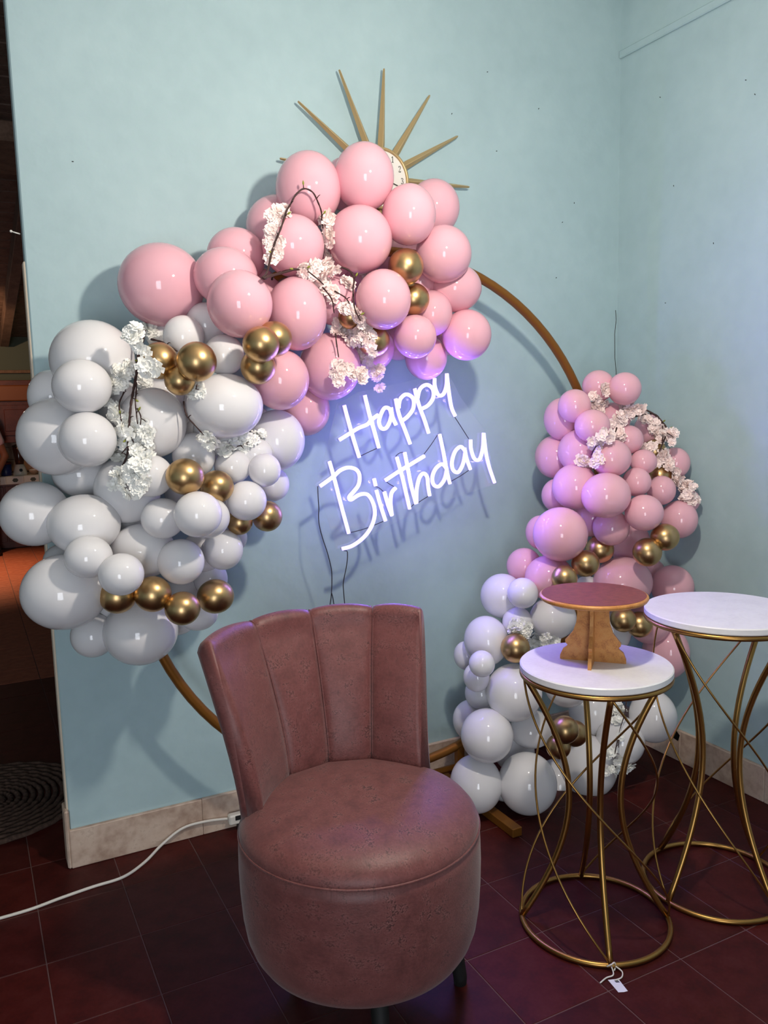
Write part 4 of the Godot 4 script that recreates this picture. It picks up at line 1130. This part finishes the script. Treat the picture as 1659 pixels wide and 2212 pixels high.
func kitchen() -> void:
	# corridor and kitchen beyond the end of the wall
	struct("wall_kitchen_right", [box(Vector3(-1.64, 1.6, -3.85), Vector3(0.1, 3.2, 7.6))], M.teal)
	struct("wall_kitchen_back", [box(Vector3(-3.8, 1.6, -7.67), Vector3(4.3, 3.4, 0.14))], M.olive)
	var roof := struct("ceiling_kitchen", [box(Vector3(-3.8, 3.12, -1.55), Vector3(4.3, 0.1, 3.1)), moved(box(Vector3.ZERO, Vector3(4.3, 0.08, 4.72)), Transform3D(Basis(Vector3.RIGHT, -0.16), Vector3(-3.8, 2.73, -5.4)))], M.plank)
	for k in 17:
		build("plank", [box(Vector3(-2.7, 3.055 + 0.002 * (k % 3), -0.18 - 0.13 * k), Vector3(2.0, 0.03, 0.124), 0.004)], M.plank, roof)
	build("lintel", [box(Vector3(-2.7, 3.01, -2.72), Vector3(2.0, 0.12, 0.72), 0.01)], M.beam, roof)
	for k in 24:
		var o := build("plank", [box(Vector3.ZERO, Vector3(2.0, 0.02, 0.182), 0.004)], M.plank, roof)
		var s := -2.24 + 0.19 * k
		o.transform = Transform3D(Basis(Vector3.RIGHT, -0.16), Vector3(-2.7, 2.73 - 0.05, -5.4) + Vector3(0, sin(0.16), cos(0.16)) * s)
	build("rafter", [moved(box(Vector3.ZERO, Vector3(0.09, 0.13, 4.4), 0.005), Transform3D(Basis(Vector3.RIGHT, -0.16), Vector3(-2.02, 2.61, -5.3)))], M.plank, roof)
	struct("trim_2", [box(Vector3(-3.8, 1.925, -7.57), Vector3(4.2, 0.035, 0.06), 0.005)], M.beam)
	# wall units
	var up := thing("wall_cabinet", "dark reddish brown kitchen wall cabinets under an orange brown valance", "cabinet", Vector3(-2.75, 1.22, -7.42))
	build("body", [box(Vector3(0, 0.26, 0), Vector3(1.95, 0.68, 0.34), 0.004)], M.cabinet, up)
	build("valance", [box(Vector3(0, 0.46, 0.19), Vector3(1.95, 0.17, 0.04), 0.01)], M.valance, up)
	for k in 5:
		panel_door(up, Vector3(-0.78 + 0.39 * k, 0.165, 0.18), Vector2(0.375, 0.33))
	var low := thing("base_cabinet", "reddish wooden kitchen base cabinet with white tiled counter edge", "cabinet", Vector3(-2.75, 0, -7.28))
	build("body", [box(Vector3(0, 0.36, 0), Vector3(1.96, 0.70, 0.56), 0.004)], M.cabinet, low)
	build("plinth", [box(Vector3(0, 0.03, -0.02), Vector3(1.9, 0.06, 0.5))], M.black, low)
	build("counter_top", [box(Vector3(0, 0.745, 0.0), Vector3(1.98, 0.09, 0.58), 0.004)], M.white_tile, low)
	for k in 11:
		var o := build("edge_tile", [box(Vector3.ZERO, Vector3(0.172, 0.084, 0.012), 0.003)], M.white_tile, low)
		o.position = Vector3(-0.9 + 0.178 * k, 0.745, 0.293)
		var mt := build("motif", [moved(lathe([Vector2(0, 0), Vector2(0.026, 0), Vector2(0.026, 0.001), Vector2(0, 0.001)], 6, false), Transform3D(Basis(Vector3.RIGHT, PI / 2), Vector3(0, 0, 0.0061)))], M.olive, o)
		mt.scale = Vector3(1.2, 0.9, 1)
	for k in 5:
		panel_door(low, Vector3(-0.78 + 0.39 * k, 0.38, 0.285), Vector2(0.375, 0.6))
	var sp := struct("trim_3", [box(Vector3(-2.75, 1.0, -7.592), Vector3(1.96, 0.42, 0.01))], M.grout)
	for a in 12:
		for b in 3:
			build("wall_tile", [box(Vector3(-3.66 + 0.163 * a, 0.868 + 0.14 * b, -7.582), Vector3(0.159, 0.136, 0.012), 0.002)], M.backsplash, sp)
	var bl := thing("blender", "white blender with smoky jug on the kitchen counter", "blender", Vector3(-1.985, 0.79, -7.12))
	build("base", [lathe([Vector2(0, 0), Vector2(0.072, 0), Vector2(0.074, 0.02), Vector2(0.058, 0.08), Vector2(0.045, 0.115), Vector2(0, 0.118)], 24)], M.white_tile, bl)
	build("dial", [moved(lathe([Vector2(0, 0), Vector2(0.018, 0), Vector2(0.016, 0.012), Vector2(0, 0.012)], 16, false), Transform3D(Basis(Vector3.RIGHT, PI / 2 - 0.2), Vector3(0.005, 0.055, 0.064)))], M.black, bl)
	build("jug", [lathe([Vector2(0.0, 0.118), Vector2(0.042, 0.118), Vector2(0.048, 0.16), Vector2(0.062, 0.30), Vector2(0.058, 0.305), Vector2(0, 0.305)], 24)], M.smoke, bl)
	build("lid", [lathe([Vector2(0, 0.305), Vector2(0.064, 0.305), Vector2(0.064, 0.322), Vector2(0.03, 0.335), Vector2(0, 0.335)], 24)], M.black, bl)
	var can := thing("canister", "dark blue canister with maroon lid beside the blender", "canister", Vector3(-2.125, 0.79, -7.1))
	build("body", [lathe([Vector2(0, 0), Vector2(0.052, 0), Vector2(0.056, 0.01), Vector2(0.056, 0.125), Vector2(0, 0.125)], 24)], M.blue, can)
	build("lid", [lathe([Vector2(0, 0.125), Vector2(0.059, 0.125), Vector2(0.058, 0.145), Vector2(0.02, 0.155), Vector2(0, 0.155)], 24)], M.maroon, can)
	var pl := thing("dish_rack", "small heap of washed bowls on the counter end beside the blender", "dishes", Vector3(-1.84, 0.79, -7.12))
	for k in 3:
		build("bowl", [moved(lathe([Vector2(0.02, 0), Vector2(0.05, 0.02), Vector2(0.062, 0.045), Vector2(0.058, 0.045), Vector2(0.046, 0.023), Vector2(0.0, 0.008)], 20), Transform3D(Basis(Vector3.BACK, 0.15 * k), Vector3(0.01 * k, 0.018 * k, 0)))], M.backsplash if k != 1 else M.white_tile, pl)
	# a round woven mat on the dark floor
	var mat_ := thing("woven_mat", "round dark brown woven mat on the floor past the wall end", "mat", Vector3(-2.55, 0, -0.62))
	for k in 12:
		var path := []
		for s in 72:
			var a := TAU * s / 72
			path.append(Vector3(cos(a) * (0.34 - 0.027 * k), 0.006 + 0.003 * sin(a * 24.0 + k * PI), sin(a) * (0.34 - 0.027 * k)))
		build("braid", [tube(path, 0.0105, 6, true)], M.rug, mat_)
	person()
	# kitchen lamp out of view, placed to light the floor and cabinets
	var lp := thing("unseen_kitchen_lamp", "unseen pendant bulb out of view that lights the kitchen floor and cabinets", "lamp", Vector3(-2.75, 2.2, -5.6))
	build("cord", [tube([Vector3(0, 0.0, 0), Vector3(0, 0.5, 0)], 0.004, 6)], M.black, lp)
	build("socket", [lathe([Vector2(0, -0.045), Vector2(0.02, -0.045), Vector2(0.022, 0.0), Vector2(0, 0.01)], 20)], M.black, lp)
	build("bulb", [lathe_at(Vector3(0, -0.07, 0), 0.03)], M.bulb, lp)
	var l := SpotLight3D.new()  # narrow cone of the unseen lamp, pooling on the kitchen floor
	l.name = "unseen_floor_light"
	l.light_color = Color(1.0, 0.80, 0.60)
	l.light_energy = KITCHEN_LIGHT
	l.light_size = 0.05
	l.spot_range = 12.0
	l.spot_angle = 41.0
	l.spot_attenuation = 2.0
	l.shadow_enabled = true
	l.position = Vector3(0, -0.12, 0)
	l.rotation.x = -PI / 2
	lp.add_child(l)
	var o := SpotLight3D.new()  # second cone of the unseen lamp, turned towards the cabinets
	o.name = "unseen_cabinet_light"
	o.light_color = l.light_color
	o.light_energy = KITCHEN_LIGHT * 0.22
	o.light_size = 0.03
	o.spot_range = 12.0
	o.spot_angle = 78.0
	o.spot_attenuation = 2.0
	o.shadow_enabled = true
	o.position = Vector3(0, -0.07, -0.02)
	o.rotation.x = 0.35
	lp.add_child(o)

func panel_door(parent: Node, at: Vector3, size: Vector2) -> void:
	var o := build("door", [box(Vector3(0, 0, 0), Vector3(size.x, size.y, 0.018), 0.003), box(Vector3(0, 0, 0.012), Vector3(size.x * 0.66, size.y * 0.72, 0.012), 0.005)], M.cabinet, parent)
	o.position = at
	build("knob", [lathe_at(Vector3(size.x * 0.42, 0, 0.018), 0.012)], M.brass, o)

# ---------------------------------------------------------------- the person at the counter
func cap(p: Vector3, a: Vector3, b: Vector3, ra: float, rb: float) -> float:
	var ab := b - a
	var t := clampf((p - a).dot(ab) / maxf(ab.length_squared(), 1e-9), 0.0, 1.0)
	return p.distance_to(a + ab * t) - lerpf(ra, rb, t)

func blob(bones: Array, cell: float, grow: float, soft: float, y0 := -9.0, y1 := 9.0) -> Dictionary:
	var lo := Vector3.ONE * 9.0
	var hi := -lo
	for b in bones:
		for e in [0, 1]:
			var r: float = b[2 + e] + grow + cell * 2.0
			lo = lo.min(b[e] - Vector3.ONE * r)
			hi = hi.max(b[e] + Vector3.ONE * r)
	lo.y = maxf(lo.y, y0 - cell * 2)
	hi.y = minf(hi.y, y1 + cell * 2)
	var n := Vector3i(((hi - lo) / cell).ceil()) + Vector3i.ONE
	var f := PackedFloat32Array()
	f.resize(n.x * n.y * n.z)
	f.fill(9.0)
	for b in bones:
		var r := maxf(b[2], b[3]) + grow + cell * 2.0 + soft
		var c0 := Vector3i(((b[0].min(b[1]) - Vector3.ONE * r - lo) / cell).floor()).clamp(Vector3i.ZERO, n - Vector3i.ONE)
		var c1 := Vector3i(((b[0].max(b[1]) + Vector3.ONE * r - lo) / cell).ceil()).clamp(Vector3i.ZERO, n - Vector3i.ONE)
		for x in range(c0.x, c1.x + 1):
			for y in range(c0.y, c1.y + 1):
				for z in range(c0.z, c1.z + 1):
					var k := (x * n.y + y) * n.z + z
					var d := cap(lo + Vector3(x, y, z) * cell, b[0], b[1], b[2] + grow, b[3] + grow)
					var h := clampf(0.5 + 0.5 * (f[k] - d) / soft, 0.0, 1.0)
					f[k] = lerpf(f[k], d, h) - soft * h * (1.0 - h)
	for x in n.x:
		for y in n.y:
			for z in n.z:
				var k := (x * n.y + y) * n.z + z
				var py := lo.y + y * cell
				f[k] = maxf(f[k], maxf(y0 - py, py - y1))
	var at := {}
	var v := PackedVector3Array()
	var idx := PackedInt32Array()
	for x in n.x - 1:
		for y in n.y - 1:
			for z in n.z - 1:
				var sum := Vector3.ZERO
				var cnt := 0
				var first := f[(x * n.y + y) * n.z + z] < 0.0
				var mixed := false
				var q := []
				for c in 8:
					var g := f[((x + (c & 1)) * n.y + y + (c >> 1 & 1)) * n.z + z + (c >> 2)]
					q.append(g)
					mixed = mixed or (g < 0.0) != first
				if not mixed:
					continue
				for a in 8:
					for bit in [1, 2, 4]:
						var b: int = a | bit
						if b != a and (q[a] < 0.0) != (q[b] < 0.0):
							var t: float = q[a] / (q[a] - q[b])
							sum += Vector3(a & 1, a >> 1 & 1, a >> 2).lerp(Vector3(b & 1, b >> 1 & 1, b >> 2), t)
							cnt += 1
				at[Vector3i(x, y, z)] = v.size()
				v.append(lo + (Vector3(x, y, z) + sum / cnt) * cell)
	for c in at:
		for ax in 3:
			var e := Vector3i.ZERO
			e[ax] = 1
			var u := Vector3i.ZERO
			u[(ax + 1) % 3] = 1
			var w := Vector3i.ZERO
			w[(ax + 2) % 3] = 1
			if not (at.has(c - u) and at.has(c - w) and at.has(c - u - w)):
				continue
			var p0 := f[(c.x * n.y + c.y) * n.z + c.z]
			var d: Vector3i = c + e
			if d.x >= n.x or d.y >= n.y or d.z >= n.z:
				continue
			var p1 := f[(d.x * n.y + d.y) * n.z + d.z]
			if (p0 < 0.0) == (p1 < 0.0):
				continue
			var a: int = at[c]
			var b: int = at[c - u]
			var g: int = at[c - u - w]
			var h: int = at[c - w]
			if p0 < 0.0:
				idx.append_array([a, b, g, a, g, h])
			else:
				idx.append_array([a, g, b, a, h, g])
	return piece(v, idx, true)

func person() -> void:
	var o := Vector3(-2.40, 0, -6.72)
	var t := thing("person", "person in pale shirt and blue jeans standing with hand on hip by kitchen counter", "person", o)
	var body := []
	for s in [-1.0, 1.0]:
		body.append([Vector3(0.08 * s, 0.82, 0), Vector3(0.09 * s, 0.45, 0.01), 0.078, 0.055])
		body.append([Vector3(0.09 * s, 0.45, 0.01), Vector3(0.095 * s, 0.09, -0.02), 0.054, 0.036])
		body.append([Vector3(0.095 * s, 0.05, -0.03), Vector3(0.105 * s, 0.035, 0.13), 0.042, 0.03])
	var sh := Vector3(0.165, 1.30, -0.01)
	var el := Vector3(0.262, 1.025, -0.04)
	var wr := Vector3(0.165, 0.835, 0.06)
	body.append([sh, el, 0.048, 0.038])
	body.append([el, wr, 0.037, 0.026])
	body.append([wr, Vector3(0.135, 0.815, 0.085), 0.026, 0.022])
	for k in 4:
		var b := Vector3(0.13, 0.80 + 0.018 * k, 0.09)
		body.append([b, b + Vector3(-0.045 - 0.006 * k, -0.012, 0.022), 0.0095, 0.008])
	body.append([wr + Vector3(0, 0.01, 0), Vector3(0.16, 0.845, 0.02), 0.011, 0.009])
	body.append([Vector3(-0.165, 1.30, -0.01), Vector3(-0.215, 1.03, 0.02), 0.048, 0.038])
	body.append([Vector3(-0.215, 1.03, 0.02), Vector3(-0.22, 0.80, 0.09), 0.037, 0.026])
	body.append([Vector3(-0.22, 0.80, 0.09), Vector3(-0.22, 0.735, 0.10), 0.028, 0.024])
	for k in 4:
		var b := Vector3(-0.235 + 0.01 * k, 0.73, 0.085 + 0.016 * k)
		body.append([b, b + Vector3(0.004, -0.07 - 0.008 * (k % 3), -0.006), 0.0095, 0.008])
	body.append([Vector3(0, 0.86, 0), Vector3(0, 1.05, 0.005), 0.125, 0.105])
	body.append([Vector3(0, 1.05, 0.005), Vector3(0, 1.24, 0), 0.105, 0.12])
	body.append([Vector3(-0.13, 1.29, -0.01), Vector3(0.13, 1.29, -0.01), 0.06, 0.06])
	body.append([Vector3(0, 1.3, -0.01), Vector3(0, 1.42, 0.005), 0.05, 0.046])
	body.append([Vector3(0, 1.50, 0.012), Vector3(0, 1.56, 0.0), 0.074, 0.088])
	body.append([Vector3(0, 1.455, 0.035), Vector3(0, 1.47, 0.045), 0.045, 0.05])
	body.append([Vector3(0, 1.515, 0.088), Vector3(0, 1.49, 0.104), 0.010, 0.013])
	for s in [-1.0, 1.0]:
		body.append([Vector3(0.086 * s, 1.53, 0.0), Vector3(0.09 * s, 1.49, 0.005), 0.016, 0.012])
	build("body", [blob(body, 0.017, 0.0, 0.012)], M.skin, t)
	var torso := body.slice(body.size() - 10, body.size() - 6)
	build("shirt", [blob(torso + [[sh, sh.lerp(el, 0.45), 0.05, 0.046], [Vector3(-0.165, 1.30, -0.01), Vector3(-0.19, 1.17, 0.0), 0.05, 0.046]], 0.017, 0.011, 0.03, 0.84, 1.37)], M.shirt, t)
	build("jeans", [blob(body.slice(0, 2) + body.slice(3, 5) + [[Vector3(0, 0.86, 0), Vector3(0, 0.93, 0), 0.125, 0.115]], 0.017, 0.012, 0.03, 0.08, 0.90)], M.jeans, t)
	for s in [-1.0, 1.0]:
		build("shoe", [blob([[Vector3(0.095 * s, 0.055, -0.035), Vector3(0.105 * s, 0.04, 0.14), 0.046, 0.034]], 0.012, 0.006, 0.01, 0.002)], M.black, t)
	build("hair", [blob([[Vector3(0, 1.57, -0.015), Vector3(0, 1.53, -0.04), 0.092, 0.085], [Vector3(0, 1.50, -0.06), Vector3(0, 1.40, -0.075), 0.055, 0.04]], 0.015, 0.004, 0.02)], M.hair, t)
	for s in [-1.0, 1.0]:
		build("eye", [lathe_at(Vector3(0.03 * s, 1.53, 0.078), 0.009)], M.ink, t)
	build("mouth", [tube([Vector3(-0.02, 1.462, 0.088), Vector3(0, 1.459, 0.094), Vector3(0.02, 1.462, 0.088)], 0.004, 6)], M.maroon, t)

# ---------------------------------------------------------------- lamp and odds and ends
func ceiling_bulb() -> void:
	var t := thing("ceiling_bulb", "bare light bulb hanging on a cord above the chair", "lamp", Vector3(-1.47, 2.32, 1.53))
	build("cord", [tube([Vector3(0, 0.09, 0), Vector3(0, 0.88, 0)], 0.003, 6)], M.cord, t)
	build("socket", [lathe([Vector2(0, 0.045), Vector2(0.018, 0.045), Vector2(0.02, 0.09), Vector2(0.008, 0.1), Vector2(0, 0.1)], 20)], M.dial, t)
	build("bulb", [lathe([Vector2(0, -0.036), Vector2(0.02, -0.03), Vector2(0.034, -0.012), Vector2(0.036, 0.004), Vector2(0.028, 0.026), Vector2(0.016, 0.056), Vector2(0, 0.048)], 24)], M.bulb, t)
	var l := OmniLight3D.new()
	l.name = "bulb_light"
	l.light_color = Color(1.0, 0.955, 0.90)
	l.light_energy = BULB_LIGHT
	l.light_size = 0.05
	l.omni_range = 12.0
	l.omni_attenuation = 2.0
	l.shadow_enabled = true
	t.add_child(l)

func odds() -> void:
	var cord := build("extension_cord", [tube(curve([Vector3(-2.75, 0.005, 0.22), Vector3(-2.62, 0.005, 0.2), Vector3(-2.475, 0.005, 0.195), Vector3(-2.382, 0.005, 0.178), Vector3(-2.285, 0.005, 0.164), Vector3(-2.19, 0.005, 0.155), Vector3(-2.112, 0.008, 0.105), Vector3(-2.04, 0.022, 0.045), Vector3(-1.965, 0.05, 0.026), Vector3(-1.885, 0.053, 0.025), Vector3(-1.80, 0.043, 0.027)], 6), 0.0048, 8)], M.cord)
	tag(cord, "white flat extension cord running across the tiles to the skirting", "cord")
	var plug := thing("power_adapter", "small pale plug adapter with a dark square behind the chair", "adapter", Vector3(-1.772, 0.0, 0.04))
	build("body", [box(Vector3(0, 0.045, 0), Vector3(0.07, 0.036, 0.03), 0.005)], M.cord, plug)
	build("socket", [box(Vector3(-0.004, 0.052, 0.0155), Vector3(0.02, 0.016, 0.004), 0.001)], M.ink, plug)
	build("bracket", [box(Vector3(0.01, 0.0135, 0), Vector3(0.03, 0.027, 0.02), 0.002)], M.black, plug)
	var tg := thing("paper_tag", "torn white price tag lying on the dark red tiles", "paper", Vector3(-1.154, 0.0, 1.288))
	build("sheet", [moved(slab(PackedVector2Array([Vector2(-0.009, 0.029), Vector2(0.017, 0.019), Vector2(0.007, -0.026), Vector2(-0.004, -0.024), Vector2(-0.017, -0.018)]), 0.0006, 0.0012), Transform3D(Basis(Vector3.RIGHT, -PI / 2), Vector3.ZERO))], M.paper, tg)
	var bars := []
	for k in 9:
		bars.append(moved(box(Vector3(0.003 + k * 0.0011, 0.0014, -0.014 + k * 0.0004), Vector3(0.0005 if k % 3 else 0.0008, 0.0003, 0.008)), Transform3D.IDENTITY))
	build("barcode", bars, M.ink, tg)
	var tie := thing("twist_tie", "white twist tie ends at the foot of the front table", "twist tie", Vector3(-1.128, 0.0, 1.226))
	build("wrap", [tube(curve([Vector3(-0.012, 0.012, 0.004), Vector3(-0.006, 0.022, 0.014), Vector3(0.006, 0.022, 0.012), Vector3(0.012, 0.008, 0.01), Vector3(0.002, 0.003, 0.016)], 5), 0.002, 6)], M.cord, tie)
	build("end", [tube(curve([Vector3(-0.004, 0.014, 0.012), Vector3(-0.014, 0.006, 0.03), Vector3(-0.036, 0.004, 0.028), Vector3(-0.062, 0.003, 0.034)], 5), 0.0019, 6)], M.cord, tie)
	build("end", [tube(curve([Vector3(0.008, 0.012, 0.014), Vector3(0.016, 0.004, 0.03), Vector3(0.0, 0.003, 0.045), Vector3(-0.022, 0.003, 0.044)], 5), 0.0019, 6)], M.cord, tie)

# ---------------------------------------------------------------- all of it
func _ready() -> void:
	var cam := Camera3D.new()
	cam.name = "camera"
	cam.transform = Transform3D(Basis(Vector3(0.889759, -0.023440, 0.455829), Vector3(0.081415, 0.990815, -0.107968), Vector3(-0.449111, 0.133177, 0.883495)), Vector3(-2.541, 1.5, 2.754))
	cam.fov = 63.5758
	cam.near = 0.05
	cam.far = 60.0
	add_child(cam)
	cam.current = true
	var we := WorldEnvironment.new()
	we.name = "world"
	var env := Environment.new()
	env.background_mode = Environment.BG_COLOR
	env.background_color = Color(0.75, 0.82, 0.92)
	env.background_energy_multiplier = 1.0
	env.tonemap_mode = Environment.TONE_MAPPER_LINEAR
	env.tonemap_exposure = EXPOSURE
	env.sdfgi_enabled = true
	env.ssao_enabled = true
	env.ssil_enabled = true
	we.environment = env
	add_child(we)
	# daylight from an unseen doorway behind the camera, placed to light the room
	var day := AreaLight3D.new()
	day.name = "unseen_doorway_daylight"
	day.light_color = Color(0.95, 0.97, 1.0)
	day.light_energy = DOOR_LIGHT
	day.area_size = Vector2(1.15, 2.05)
	day.area_range = 14.0
	day.area_attenuation = 2.0
	day.shadow_enabled = true
	day.position = Vector3(-3.75, 1.05, 5.19)
	add_child(day)
	materials()
	room()
	kitchen()
	ceiling_bulb()
	chair()
	wire_table("front round white topped gold wire table with cake stand on it", Vector3(-1.022, 0, 1.047), 0.208, 0.207, 0.7665, 30.0, Vector3(-0.004, 0, -0.003))
	wire_table("taller empty white topped gold wire table by the right wall", Vector3(-0.575, 0, 1.085), 0.211, 0.223, 0.866, 86.0, Vector3(0.004, 0, -0.006))
	cake_stand()
	hoop()
	balloons()
	neon_sign()
	clock()
	sprays()
	odds()
